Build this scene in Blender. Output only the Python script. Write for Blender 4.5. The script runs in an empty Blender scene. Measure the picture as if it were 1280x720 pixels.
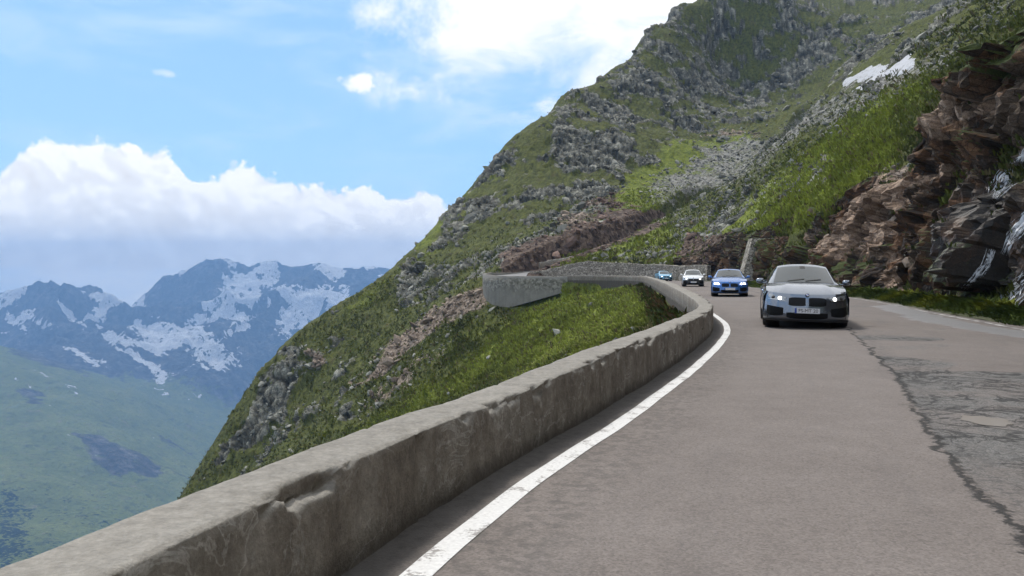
import bpy, math, random
import numpy as np
from mathutils import Vector, Matrix

C = bpy.context.scene.collection
SC = bpy.context.scene
R_ = math.radians

# ------------------------------------------------------------------ camera, sun, sky, exposure
CAMZ = 1.25
cam_d = bpy.data.cameras.new('camera')
cam = bpy.data.objects.new('camera', cam_d); C.objects.link(cam)
cam.location = (0, 0, CAMZ); cam.rotation_euler = (R_(90), 0, 0)
cam_d.sensor_width = 36; cam_d.lens = 28.125; cam_d.shift_y = -20/1280
cam_d.clip_start = 0.05; cam_d.clip_end = 60000
SC.camera = cam

SUN_EL, SUN_AZ = 56.0, -28.0         # azimuth clockwise from +Y: the sun stands high, ahead and to the left
sun_d = bpy.data.lights.new('sun', 'SUN'); sun = bpy.data.objects.new('sun', sun_d); C.objects.link(sun)
sun_d.energy = 2.4; sun_d.angle = R_(9); sun_d.color = (1.0, .95, .87)
_sd = Vector((math.sin(R_(SUN_AZ))*math.cos(R_(SUN_EL)), math.cos(R_(SUN_AZ))*math.cos(R_(SUN_EL)), math.sin(R_(SUN_EL))))
sun.rotation_euler = (-_sd).to_track_quat('-Z', 'Y').to_euler()

SC.view_settings.view_transform = 'Standard'; SC.view_settings.look = 'None'
SC.view_settings.exposure = 0.36; SC.view_settings.gamma = 1.0; SC.view_settings.use_curve_mapping = False
SC.cycles.use_denoising = True; SC.cycles.use_adaptive_sampling = True; SC.cycles.adaptive_threshold = .02
try: SC.cycles.denoiser = 'OPENIMAGEDENOISE'
except Exception: pass
SC.cycles.max_bounces = 6; SC.cycles.diffuse_bounces = 2; SC.cycles.volume_bounces = 0
SC.cycles.transparent_max_bounces = 8; SC.cycles.caustics_reflective = False; SC.cycles.caustics_refractive = False

# ------------------------------------------------------------------ node helper
class G:
    def __init__(s, tree): s.t = tree; s.t.nodes.clear()
    def n(s, typ, ins=None, out=0, **props):
        nd = s.t.nodes.new(typ)
        for k, v in props.items(): setattr(nd, k, v)
        for k, v in (ins or {}).items():
            sk = nd.inputs[k]
            if isinstance(v, bpy.types.NodeSocket): s.t.links.new(v, sk)
            elif isinstance(v, bpy.types.Node): s.t.links.new(v.outputs[0], sk)
            else:
                if sk.type == 'RGBA' and isinstance(v, (tuple, list)) and len(v) == 3: v = (*v, 1)
                sk.default_value = v
        return nd if out is None or not nd.outputs else nd.outputs[out]
    def m(s, op, a, b=0.0, c=0.0, clamp=False):
        return s.n('ShaderNodeMath', {0: a, 1: b, 2: c}, operation=op, use_clamp=clamp)
    def vm(s, op, a, b=(0, 0, 0)):
        return s.n('ShaderNodeVectorMath', {0: a, 1: b}, operation=op)
    def scale(s, v, f): return s.n('ShaderNodeVectorMath', {0: v, 'Scale': f}, operation='SCALE')
    def noise(s, vec, sc, det=4, rough=.55, dist=0.0):
        return s.n('ShaderNodeTexNoise', {'Vector': vec, 'Scale': sc, 'Detail': det, 'Roughness': rough, 'Distortion': dist})
    def vor(s, vec, sc, feature='F1', out=0, **k):
        return s.n('ShaderNodeTexVoronoi', {'Vector': vec, 'Scale': sc}, out=out, feature=feature, **k)
    def ss(s, v, lo, hi, a=0.0, b=1.0):
        return s.n('ShaderNodeMapRange', {0: v, 1: lo, 2: hi, 3: a, 4: b}, interpolation_type='SMOOTHSTEP')
    def lin(s, v, lo, hi, a=0.0, b=1.0):
        return s.n('ShaderNodeMapRange', {0: v, 1: lo, 2: hi, 3: a, 4: b})
    def mix(s, f, a, b):
        nd = s.t.nodes.new('ShaderNodeMix'); nd.data_type = 'RGBA'
        for i, v in ((0, f), (6, a), (7, b)):
            sk = nd.inputs[i]
            if isinstance(v, bpy.types.NodeSocket): s.t.links.new(v, sk)
            else: sk.default_value = (*v, 1) if isinstance(v, (tuple, list)) and len(v) == 3 else v
        return nd.outputs[2]
    def mul(s, a, b):
        nd = s.t.nodes.new('ShaderNodeMix'); nd.data_type = 'RGBA'; nd.blend_type = 'MULTIPLY'; nd.inputs[0].default_value = 1
        for i, v in ((6, a), (7, b)):
            sk = nd.inputs[i]
            if isinstance(v, bpy.types.NodeSocket): s.t.links.new(v, sk)
            else: sk.default_value = (*v, 1) if isinstance(v, (tuple, list)) and len(v) == 3 else v
        return nd.outputs[2]
    def ramp(s, f, stops, interp='LINEAR'):
        nd = s.t.nodes.new('ShaderNodeValToRGB'); s.t.links.new(f, nd.inputs[0])
        cr = nd.color_ramp; cr.interpolation = interp
        while len(cr.elements) < len(stops): cr.elements.new(.5)
        for e, (p, c) in zip(cr.elements, stops):
            e.position = p; e.color = (*c, 1) if len(c) == 3 else c
        return nd.outputs[0]
    def curve(s, f, pts):
        nd = s.t.nodes.new('ShaderNodeFloatCurve'); s.t.links.new(f, nd.inputs[1])
        cv = nd.mapping.curves[0]
        while len(cv.points) < len(pts): cv.points.new(.5, .5)
        for p, (x, y) in zip(cv.points, pts): p.location = (x, y)
        nd.mapping.update(); return nd.outputs[0]
    def bump(s, h, strength, dist, normal=None):
        d = {'Height': h, 'Strength': strength, 'Distance': dist}
        if normal is not None: d['Normal'] = normal
        return s.n('ShaderNodeBump', d)
    def attr(s, name, out='Color'):
        nd = s.t.nodes.new('ShaderNodeAttribute'); nd.attribute_name = name; return nd.outputs[out]
    def sep(s, v):
        nd = s.t.nodes.new('ShaderNodeSeparateXYZ'); s.t.links.new(v, nd.inputs[0]); return nd.outputs
    def comb(s, x, y, z): return s.n('ShaderNodeCombineXYZ', {0: x, 1: y, 2: z})
    def pos(s): return s.n('ShaderNodeTexCoord', out=3)

def mat(name, fn=None, **k):
    m = bpy.data.materials.new(name); m.use_nodes = True
    g = G(m.node_tree)
    b = g.n('ShaderNodeBsdfPrincipled', out=None)
    o = g.n('ShaderNodeOutputMaterial', {'Surface': b.outputs[0]}, out=None)
    ins = fn(g) if fn else {}
    ins.update(k)
    for key, v in ins.items():
        sk = b.inputs[key]
        if isinstance(v, bpy.types.NodeSocket): g.t.links.new(v, sk)
        else: sk.default_value = (*v, 1) if sk.type == 'RGBA' and len(v) == 3 else v
    return m

# ------------------------------------------------------------------ world: Nishita sky with procedural clouds
W = bpy.data.worlds.new('World'); SC.world = W; W.use_nodes = True
def build_world():
    g = G(W.node_tree)
    D = g.n('ShaderNodeTexCoord', out=0)
    X, Y, Z = g.sep(D)
    az = g.m('MULTIPLY', g.m('ARCTAN2', X, Y), 180/math.pi)            # degrees, 0 ahead, + right
    el = g.m('MULTIPLY', g.m('ARCSINE', Z), 180/math.pi)
    sky = g.n('ShaderNodeTexSky', sky_type='NISHITA', sun_disc=False, sun_elevation=R_(SUN_EL), sun_rotation=R_(SUN_AZ),
              altitude=2200, air_density=1.0, dust_density=1.2, ozone_density=1.0)
    sky = g.mix(.50, sky, (3.5, 6.9, 11.3))                              # thin high veil
    # outline of the cumulus bank over the valley (degrees above the horizon by azimuth)
    def ae(u, v):
        a = math.atan((u-640)/1000); return math.degrees(a), math.degrees(math.atan((340-v)/1000*math.cos(a)))
    ol = [(-700, 262), (-420, 215), (-200, 240), (-60, 262), (0, 212), (25, 190), (60, 182), (110, 180), (150, 188), (190, 190), (222, 196), (243, 226),
          (265, 222), (300, 208), (318, 210), (335, 228), (380, 232), (405, 226), (430, 240), (455, 236), (480, 246), (520, 240), (545, 248),
          (575, 262), (640, 290), (760, 300)]
    pts = []
    for u, v in ol:
        a, e = ae(u, v); pts.append(((a+60)/80, e/12))
    outl = g.m('MULTIPLY', g.curve(g.lin(az, -60, 20), [(0, .3)] + pts + [(1, .2)]), 12)
    w1 = g.n('ShaderNodeTexNoise', {'Vector': D, 'Scale': 9., 'Detail': 6, 'Roughness': .6}, out=1)
    Dw = g.vm('ADD', D, g.scale(g.vm('SUBTRACT', w1, (.5, .5, .5)), .06))
    nb = g.noise(D, 26, 8, .62)
    bil = g.vor(Dw, 30, 'SMOOTH_F1'); bil2 = g.vor(Dw, 75, 'SMOOTH_F1'); bil3 = g.vor(Dw, 170, 'SMOOTH_F1')
    puff = g.m('ADD', g.m('MULTIPLY', g.m('SUBTRACT', .5, bil), 2.0), g.m('ADD', g.m('MULTIPLY', g.m('SUBTRACT', .5, bil2), 1.0), g.m('MULTIPLY', g.m('SUBTRACT', .5, bil3), .5)))
    dep = g.m('ADD', g.m('SUBTRACT', outl, el), g.m('ADD', g.m('MULTIPLY', g.m('SUBTRACT', nb, .5), 1.5), g.m('MULTIPLY', g.m('SUBTRACT', puff, .15), .9)))
    bank = g.ss(dep, -.12, .38)
    bank = g.m('MULTIPLY', bank, g.ss(az, 14, 2))
    # shading inside the bank: bright tops, grey flat base, lumps
    off = g.vm('ADD', Dw, (.010, .0, .016))
    lump = g.m('SUBTRACT', g.vor(off, 30, 'SMOOTH_F1'), bil)
    lump2 = g.m('SUBTRACT', g.vor(g.vm('ADD', Dw, (.004, 0, .007)), 75, 'SMOOTH_F1'), bil2)
    big = g.noise(D, 11, 5, .55)
    lo_ = g.noise(g.vm('MULTIPLY', D, (1, 1, 3.2)), 9, 6, .6)
    t = g.m('ADD', g.lin(g.m('DIVIDE', el, g.m('MAXIMUM', outl, 1.5)), .0, .9), g.m('MULTIPLY', g.m('SUBTRACT', big, .5), 1.25))
    t = g.m('ADD', t, g.m('ADD', g.m('MULTIPLY', lump, 1.3), g.m('MULTIPLY', lump2, .9)))
    ccol = g.ramp(t, [(0.0, (.79, .79, .80)), (.22, (.84, .845, .86)), (.5, (.86, .87, .89)), (.72, (.90, .91, .93)), (1, (1.0, 1.0, 1.0))])
    # below the base: pale broken clouds low on the horizon
    low = g.ss(lo_, .36, .62)
    lowcol = g.mix(low, (.72, .81, .94), (.90, .92, .95))
    base = g.ss(g.m('ADD', el, g.m('MULTIPLY', g.m('SUBTRACT', lo_, .5), 1.6)), -.1, .55)
    ccol = g.mix(base, lowcol, ccol)
    bank = g.m('MAXIMUM', bank, g.m('MULTIPLY', g.ss(el, 1.5, -.2), g.ss(az, 12, 2)))
    # high streaks at the top right of the open sky and a small puff
    st_n = g.noise(g.vm('MULTIPLY', D, (1, 1, 1.9)), 8, 8, .6, .3)
    st = g.ss(g.m('ADD', st_n, g.m('MULTIPLY', g.m('SUBTRACT', el, 11.6), .055)), .46, .76)
    st = g.m('MULTIPLY', st, g.m('MULTIPLY', g.ss(g.m('ADD', az, g.m('MULTIPLY', g.m('SUBTRACT', g.noise(D, 14, 6, .65), .5), 16)), -10.5, -4.5), g.ss(g.m('ADD', el, g.m('MULTIPLY', g.m('SUBTRACT', nb, .5), 3)), 9.2, 12.2)))
    pa, pe = ae(449, 105)
    nz1 = g.n('ShaderNodeTexNoise', {'Vector': D, 'Scale': 55., 'Detail': 6, 'Roughness': .65}, out=1); nzx, nzy, _ = g.sep(nz1)
    azd = g.m('ADD', az, g.m('MULTIPLY', g.m('SUBTRACT', nzx, .5), 2.6)); eld = g.m('ADD', el, g.m('MULTIPLY', g.m('SUBTRACT', nzy, .5), 1.6))
    rr = g.m('ADD', g.m('POWER', g.m('DIVIDE', g.m('SUBTRACT', azd, pa), 1.5), 2), g.m('POWER', g.m('DIVIDE', g.m('SUBTRACT', eld, pe), .8), 2))
    pu = g.ss(g.m('ADD', g.m('SUBTRACT', 1, rr), g.m('MULTIPLY', g.m('SUBTRACT', nb, .5), 2.0)), -.1, .9)
    pa2, pe2 = ae(205, 92)
    rr2 = g.m('ADD', g.m('POWER', g.m('DIVIDE', g.m('SUBTRACT', az, pa2), 1.1), 2), g.m('POWER', g.m('DIVIDE', g.m('SUBTRACT', el, pe2), .4), 2))
    pu2 = g.m('MULTIPLY', g.ss(g.m('ADD', g.m('SUBTRACT', 1, rr2), g.m('MULTIPLY', g.m('SUBTRACT', nb, .5), 3)), 0, 1), .6)
    # faint veils
    veil = g.m('MULTIPLY', g.ss(g.noise(g.vm('MULTIPLY', D, (1, 1, 3.5)), 5, 6, .6, .5), .42, .78), .34)
    # cumulus over the rest of the sky (overhead, behind and to the right)
    gn = g.noise(D, 3.1, 9, .58)
    cov = g.ss(gn, .40, .52)
    front = g.m('MULTIPLY', g.ss(az, -62, -48), g.m('MULTIPLY', g.ss(az, 20, 8), g.ss(el, 26, 17)))
    cov = g.m('MULTIPLY', cov, g.m('SUBTRACT', 1, front))
    gcol = g.ramp(g.m('ADD', g.m('MULTIPLY', g.m('SUBTRACT', gn, .5), -2.6), g.m('ADD', .62, g.m('MULTIPLY', g.m('SUBTRACT', nb, .5), .9))), [(.1, (.55, .61, .70)), (.6, (.95, .97, 1.0)), (1, (1.1, 1.1, 1.1))])
    def x10(c): return g.n('ShaderNodeVectorMath', {0: c, 'Scale': 10.0}, operation='SCALE')
    col = g.mix(veil, sky, (7.6, 8.6, 9.8))
    col = g.mix(cov, col, x10(gcol))
    col = g.mix(g.m('MAXIMUM', g.m('MAXIMUM', st, pu), pu2), col, (9.2, 9.3, 9.5))
    col = g.mix(bank, col, x10(ccol))
    bg = g.n('ShaderNodeBackground', {'Color': col, 'Strength': .1})
    g.n('ShaderNodeOutputWorld', {'Surface': bg})
build_world()
W.cycles.sampling_method = 'MANUAL'; W.cycles.sample_map_resolution = 1024

# ------------------------------------------------------------------ mesh + tagging helpers
def mk(name, V, F, m=None, parent=None, smooth=True, attrs=None, kind=None):
    me = bpy.data.meshes.new(name)
    V = np.asarray(V, np.float32); F = np.asarray(F, np.int32)
    k = F.shape[1]
    me.vertices.add(len(V)); me.vertices.foreach_set('co', V.ravel())
    me.loops.add(F.size); me.loops.foreach_set('vertex_index', F.ravel())
    me.polygons.add(len(F)); me.polygons.foreach_set('loop_start', np.arange(0, F.size, k, dtype=np.int32))
    me.polygons.foreach_set('use_smooth', np.full(len(F), bool(smooth)))
    for an, arr in (attrs or {}).items():
        a = me.attributes.new(an, 'FLOAT_COLOR', 'POINT'); a.data.foreach_set('color', np.asarray(arr, np.float32).ravel())
    me.update(calc_edges=True); me.validate()
    if m: me.materials.append(m)
    o = bpy.data.objects.new(name, me); C.objects.link(o)
    if parent: o.parent = parent
    if kind: o['kind'] = kind
    return o
def gridf(nr, nc, closed=False):
    r = np.arange(nr-1)[:, None]; c = np.arange(nc if closed else nc-1)[None, :]; c2 = (c+1) % nc
    return np.stack([r*nc+c, r*nc+c2, (r+1)*nc+c2, (r+1)*nc+c], -1).reshape(-1, 4)
def tag(o, label=None, cat=None, group=None, kind=None):
    if label: o['label'] = label
    if cat: o['category'] = cat
    if group: o['group'] = group
    if kind: o['kind'] = kind
    return o

# ------------------------------------------------------------------ numpy noise
def _h(ix, iy, iz, seed):
    h = (ix.astype(np.uint32)*np.uint32(374761393) + iy.astype(np.uint32)*np.uint32(668265263) + iz.astype(np.uint32)*np.uint32(2147483647) + np.uint32((seed*974634777) & 0xffffffff))
    h ^= h >> np.uint32(13); h *= np.uint32(1274126177); h ^= h >> np.uint32(16); h *= np.uint32(2246822519); h ^= h >> np.uint32(13)
    return h
def rnd(ix, iy, iz, seed): return (_h(ix, iy, iz, seed) >> np.uint32(8)).astype(np.float32)/16777216.
def vn(P, seed=0):
    f = np.floor(P); i = f.astype(np.int64); t = (P-f).astype(np.float32); t = t*t*t*(t*(t*6-15)+10)
    r = 0
    for a in (0, 1):
        for b in (0, 1):
            for c in (0, 1):
                w = (t[:, 0] if a else 1-t[:, 0])*(t[:, 1] if b else 1-t[:, 1])*(t[:, 2] if c else 1-t[:, 2])
                r = r + w*rnd(i[:, 0]+a, i[:, 1]+b, i[:, 2]+c, seed)
    return r*2-1
def fbm(P, sc, octv=4, seed=0, gain=.5, lac=2.03):
    r = 0; a = 1; s = 0
    for o in range(octv):
        r = r + a*vn(P*sc, seed+o*17); s += a; a *= gain; sc *= lac
    return r/s
def ridged(P, sc, octv=5, seed=0, gain=.5):
    r = 0; a = 1; s = 0
    for o in range(octv):
        r = r + a*(1-np.abs(vn(P*sc, seed+o*13))*2); s += a; a *= gain; sc *= 2.07
    return r/s
def facets(P, sc, seed=0, k=1.0, w=1.0):
    """angular blocks: each cell is a tilted plane at its own height"""
    Q = P*sc; f = np.floor(Q).astype(np.int64)
    best = np.full(len(Q), 1e9, np.float32); val = np.zeros(len(Q), np.float32); sec = best.copy()
    for a in (-1, 0, 1):
        for b in (-1, 0, 1):
            for c in (-1, 0, 1):
                i, j, l = f[:, 0]+a, f[:, 1]+b, f[:, 2]+c
                dx = Q[:, 0]-i-rnd(i, j, l, seed); dy = Q[:, 1]-j-rnd(i, j, l, seed+1); dz = Q[:, 2]-l-rnd(i, j, l, seed+2)
                d = dx*dx+dy*dy+dz*dz
                v = w*(rnd(i, j, l, seed+3)-.5) + k*(dx*(rnd(i, j, l, seed+4)-.5)+dy*(rnd(i, j, l, seed+5)-.5)+dz*(rnd(i, j, l, seed+6)-.5))
                m = d < best
                sec = np.where(m, best, np.minimum(sec, d)); val = np.where(m, v, val); best = np.where(m, d, best)
    edge = np.sqrt(sec)-np.sqrt(best)
    return val, edge
def sst(x, a, b):
    t = np.clip((x-a)/(b-a), 0, 1); return t*t*(3-2*t)
def unproj(u, v, d): return ((u-640)/1000*d, d, CAMZ-(v-340)/1000*d)
def proj(P):
    y = np.maximum(P[:, 1], .1); return 640+1000*P[:, 0]/y, 340-1000*(P[:, 2]-CAMZ)/y
def poly_sd(u, v, poly):
    """signed distance in pixels (positive inside)"""
    n = len(poly); ins = np.zeros(len(u), bool); best = np.full(len(u), 1e9, np.float32)
    for i in range(n):
        x0, y0 = poly[i]; x1, y1 = poly[(i+1) % n]
        dx, dy = x1-x0, y1-y0
        t = np.clip(((u-x0)*dx+(v-y0)*dy)/(dx*dx+dy*dy+1e-9), 0, 1)
        best = np.minimum(best, (u-x0-t*dx)**2+(v-y0-t*dy)**2)
        if y0 != y1:
            c = ((v >= min(y0, y1)) & (v < max(y0, y1))) & (u < x0+(v-y0)*dx/dy)
            ins ^= c
    return np.where(ins, 1, -1)*np.sqrt(best)
def tps(pts, lam=1e-3):
    P = np.array(pts, np.float64); n = len(P); S = 100.
    xy = P[:, :2]/S
    d2 = ((xy[:, None]-xy[None])**2).sum(-1); K = .5*d2*np.log(d2+1e-12)
    A = np.zeros((n+3, n+3)); A[:n, :n] = K+lam*np.eye(n); A[:n, n] = 1; A[:n, n+1:] = xy; A[n, :n] = 1; A[n+1:, :n] = xy.T
    w = np.linalg.solve(A, np.concatenate([P[:, 2], [0, 0, 0]]))
    def f(x, y):
        q = np.stack([x, y], -1)/S; out = np.empty(len(q))
        for s in range(0, len(q), 20000):
            e = q[s:s+20000]; d = ((e[:, None]-xy[None])**2).sum(-1)
            out[s:s+20000] = (.5*d*np.log(d+1e-12))@w[:n]+w[n]+e@w[n+1:]
        return out
    return f
# ------------------------------------------------------------------ the road: left and right edges, station by station
STN = [  # xL, yL, xR, yR, z
 (-34, -70, -28, -73, 0), (-19, -40, -12.7, -42.5, 0), (-5.4, -10, .7, -12.4, 0), (-1.73, 0, 4.5, -2.3, 0), (-.31, 4.6, 6.1, 2.2, 0), (.8, 7.3, 7.3, 5, 0),
 (2.7, 12.3, 9.2, 10.4, 0), (4.5, 17.9, 11.25, 16.9, 0), (6.0, 25.5, 13.3, 25, 0), (7.9, 37.5, 16.6, 38, 0), (9.8, 50, 18.3, 52, 0),
 (11.6, 62, 19.6, 64, 0), (14.2, 80, 21.8, 82, 0), (16.3, 95, 24.5, 97, 0), (17.2, 106, 26.5, 111, 0), (14.6, 113, 22, 123.5, 0),
 (8.5, 119, 12, 130.5, 0), (2, 123.3, 5.2, 134, .05), (-2.3, 126.5, 2.6, 135, .1), (-4.2, 132, 2.2, 136, .3), (-3.2, 139, 2.7, 137, .6),
 (1, 144, 4.5, 138, 1.0), (9, 150, 12, 144.3, 2.4), (18, 158.5, 21, 152.5, 5.3), (29.5, 177, 32.5, 171, 11.0), (63, 222, 66.6, 216, 26.0), (84, 248, 87.5, 242, 37)]
STN = np.array(STN, float)
def cat_rom(P, per):
    out = []
    n = len(P)
    for i in range(n-1):
        p0, p1, p2, p3 = P[max(i-1, 0)], P[i], P[i+1], P[min(i+2, n-1)]
        k = max(2, int(np.linalg.norm(p2[:2]-p1[:2])/per))
        # non-uniform tangents keep the curve from overshooting where stations are close together
        d1 = np.linalg.norm((p2-p1)[:2]); d0 = np.linalg.norm((p1-p0)[:2]) or d1; d2 = np.linalg.norm((p3-p2)[:2]) or d1
        m1 = ((p1-p0)/d0*d1+(p2-p1)/d1*d0)/(d0+d1)*d1 if i > 0 else (p2-p1)
        m2 = ((p2-p1)/d1*d2+(p3-p2)/d2*d1)/(d1+d2)*d1 if i < n-2 else (p2-p1)
        for t in np.linspace(0, 1, k, endpoint=False):
            t2, t3 = t*t, t*t*t
            out.append((2*t3-3*t2+1)*p1+(t3-2*t2+t)*m1+(-2*t3+3*t2)*p2+(t3-t2)*m2)
    out.append(P[-1]); return np.array(out)
RD = cat_rom(STN, .5)                       # dense stations
RL, RR, RZ = RD[:, 0:2], RD[:, 2:4], RD[:, 4]
RC = (RL+RR)/2
RT = np.gradient(RC, axis=0); RT /= np.linalg.norm(RT, axis=1, keepdims=True)
RN = np.stack([-RT[:, 1], RT[:, 0]], 1)     # left normal
RHW = np.abs(((RL-RR)*RN).sum(1))/2
IDX_HP = int(np.argmin(np.abs(RC-np.array([-2., 132.])).sum(1)))
def road_near(x, y):
    n = len(x); bi = np.zeros(n, np.int32); bd = np.full(n, 1e9, np.float32)
    C32 = RC.astype(np.float32)
    for s in range(0, n, 20000):
        d = (x[s:s+20000, None].astype(np.float32)-C32[None, :, 0])**2+(y[s:s+20000, None].astype(np.float32)-C32[None, :, 1])**2
        k = d.argmin(1); bi[s:s+20000] = k; bd[s:s+20000] = d[np.arange(len(k)), k]
    t = (x-RC[bi, 0])*RN[bi, 0]+(y-RC[bi, 1])*RN[bi, 1]
    return bi, t, np.sqrt(bd)

# ------------------------------------------------------------------ the natural hillside: a surface through surveyed points
PTS = []
def P3(x, y, z): PTS.append((x, y, z))
def PX(u, v, d): PTS.append(unproj(u, v, d))
# along the lower leg: ground below the parapet and above the cutting
for i, z in ((2, -.9), (3, -.9), (5, -.9), (6, -.9), (7, -.9), (8, -.8), (9, -.7), (10, -.5), (11, -.4), (12, -.4), (13, -.4), (14, -.9), (15, -1.5)):
    s = STN[i]; n = np.array([s[0]-s[2], s[1]-s[3]]); n /= np.linalg.norm(n)
    P3(s[0]+.7*n[0], s[1]+.7*n[1], z)
    if i < 12: P3(s[0]+9*n[0], s[1]+9*n[1], z-(6.4 if i < 9 else 5.0))
for i, e, z in ((3, 5, 10), (5, 5, 10), (7, 4, 9.5), (8, 4, 10), (8, 12, 16), (9, 4, 7.5), (10, 4, 5.4), (11, 3.5, 4.6), (12, 3, 4.4), (13, 2.5, 4.6), (14, 2.5, 4.5)):
    s = STN[i]; n = np.array([s[2]-s[0], s[3]-s[1]]); n /= np.linalg.norm(n)
    P3(s[2]+e*n[0], s[3]+e*n[1], z)
# below the hairpin wall
for a in ((8.0, 118.4, -2.2), (3, 121.5, -3.7), (-1.5, 124, -4.4), (-4.4, 126.2, -3.8), (-6.2, 131, -3.4), (-8, 138, 1.0)): P3(*a)
# stone wall top between the legs, grass between the legs
for a in ((662, 340, 137), (712, 329, 137), (735, 328, 135.5), (817, 331, 129.5), (700, 322, 142), (760, 305, 146), (830, 285, 150), (880, 270, 150)): PX(*a)
PX(776, 297, 151); PX(825, 272, 169); PX(945, 220, 214)
# brown bank above the upper leg
for a in ((632, 320, 151), (655, 308, 154), (710, 280, 165), (768, 258, 185), (835, 232, 205), (960, 180, 255)): PX(*a)
# the bowl between the parapet and the hairpin
for a in ((640, 420, 113), (560, 450, 120), (600, 400, 126), (700, 420, 101), (760, 400, 84), (800, 388, 62), (660, 395, 122), (720, 380, 104), (500, 470, 128), (560, 500, 108), (450, 520, 130), (480, 430, 143), (540, 400, 140)): PX(*a)
# dirt scar and the spur to its left
for a in ((585, 365, 141), (520, 420, 146), (440, 480, 158), (400, 540, 150), (330, 590, 155), (450, 430, 180), (520, 375, 183), (560, 350, 182), (400, 470, 182), (340, 540, 180), (290, 600, 176)): PX(*a)
# skyline of the spur, with the ground falling away behind it
RIDGE = [(225, 625, 180), (262, 570, 186), (295, 512, 192), (318, 490, 196), (332, 455, 200), (352, 428, 204), (420, 386, 214), (500, 330, 224), (560, 262, 238), (605, 215, 256), (640, 180, 270), (700, 122, 300), (760, 90, 330), (805, 40, 355), (850, 0, 380), (905, -50, 400)]
for u, v, d in RIDGE:
    PX(u, v, d); x, y, z = unproj(u, v, d)
    L = math.hypot(x, y)
    for e, dz in ((25, -14), (90, -75)): P3(x+x/L*e, y+y/L*e, z+dz)
# rock face
for a in ((600, 300, 200), (600, 240, 235), (700, 270, 195), (700, 190, 240), (640, 235, 226), (760, 140, 290), (800, 230, 225), (850, 180, 262), (850, 100, 330), (900, 190, 270)): PX(*a)
# green slope above the cutting, scree, top rocks
for a in ((1112, 200, 55), (1000, 250, 78), (1040, 200, 82), (900, 290, 122), (930, 275, 112), (960, 290, 84), (1000, 150, 160), (1100, 130, 86), (1185, 86, 66), (850, 255, 186), (950, 190, 240), (1000, 120, 240), (1100, 95, 150), (1130, 85, 155), (1060, 100, 290), (900, 90, 370), (1075, 84, 340), (950, 40, 430), (1000, 0, 440), (1150, 40, 260), (1200, 20, 150), (1250, -20, 110), (1280, 20, 75), (1350, 0, 70), (1400, 100, 50), (1100, 0, 400)): PX(*a)
# slopes outside the frame
for a in ((-20, 20, -16), (-40, 45, -32), (-60, 20, -52), (-62, 85, -52), (-110, 120, -92), (-150, 60, -130), (-60, -60, -42), (-30, -30, -12), (-200, 200, -180), (-200, -100, -170), (45, -20, 24), (120, 0, 56), (40, -60, 20), (0, -80, 10), (200, 100, 88), (300, 250, 128), (200, 400, 150), (0, 600, -120), (-150, 400, -240), (300, 600, 150), (500, 0, 150), (0, -400, 0), (-400, 0, -380)): P3(*a)
H = tps(PTS, 2e-3)

AZ = np.concatenate([np.linspace(-180, -44, 46)[:-1], np.arange(-44, -34, .35), np.arange(-34, 34, .072), np.arange(34, 44, .35), np.linspace(44, 180, 46)[:-1]])
DD = np.concatenate([np.geomspace(.6, 16, 60)[:-1], np.geomspace(16, 60, 260)[:-1], np.geomspace(60, 420, 560)[:-1], np.geomspace(420, 900, 40)])
def polar(az, dd):
    a = np.radians(az)[None, :]; d = dd[:, None]
    # rows at equal depth in front, equal radius at the sides
    return (np.sin(a)*d).ravel(), (np.cos(a)*d).ravel()
TX, TY = polar(AZ, DD)
NR, NCL = len(DD), len(AZ)

def ground(x, y, full=False):
    z = H(x, y)
    bi, t, dist = road_near(x, y)
    eL = (x-RL[bi, 0])*RN[bi, 0]+(y-RL[bi, 1])*RN[bi, 1]; eR = -((x-RR[bi, 0])*RN[bi, 0]+(y-RR[bi, 1])*RN[bi, 1])
    e = np.maximum(eL, eR); zr = RZ[bi]
    far = dist > 40
    up = z > zr
    lower = bi < IDX_HP-6
    right = t < 0
    cutR = lower & right
    yy = y
    slope = np.where(cutR, np.where(yy < 37, 7., np.where(yy < 58, 1.5, np.where(yy < 98, 2.4, 3.2))), 2.2)
    e0 = np.where(cutR, 1.9, np.where(right, .2, .5))
    zc = zr + np.maximum(0, e-e0)*slope - .14
    fs = np.where((bi > IDX_HP-26) & (bi < IDX_HP+24), 30., np.where(bi < IDX_HP, 4.0, 1.1))
    hpz = (bi > IDX_HP-32) & (bi < IDX_HP+20) & (t > 0)      # the hairpin stands on its retaining wall: the ground stays low right up to it
    fe = np.where(hpz, -1.1, .45)
    zf = zr - .14 - .45*sst(e, fe, fe+.17) - np.maximum(0, e-fe-.17)*fs
    zz = np.where(up, np.minimum(z, zc), np.maximum(z, zf))
    zz = np.where((e < .3) & ~(hpz & (e > -1.1)), zr-.14, zz)
    w = sst(dist, 60, 40)
    zz = zz*w + z*(1-w)
    if full: return zz, z, bi, t, e, dist, (z-zz)
    return zz
TZ, HN, BI, TT, EE, DIST, CUT = ground(TX, TY, True)

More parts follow.
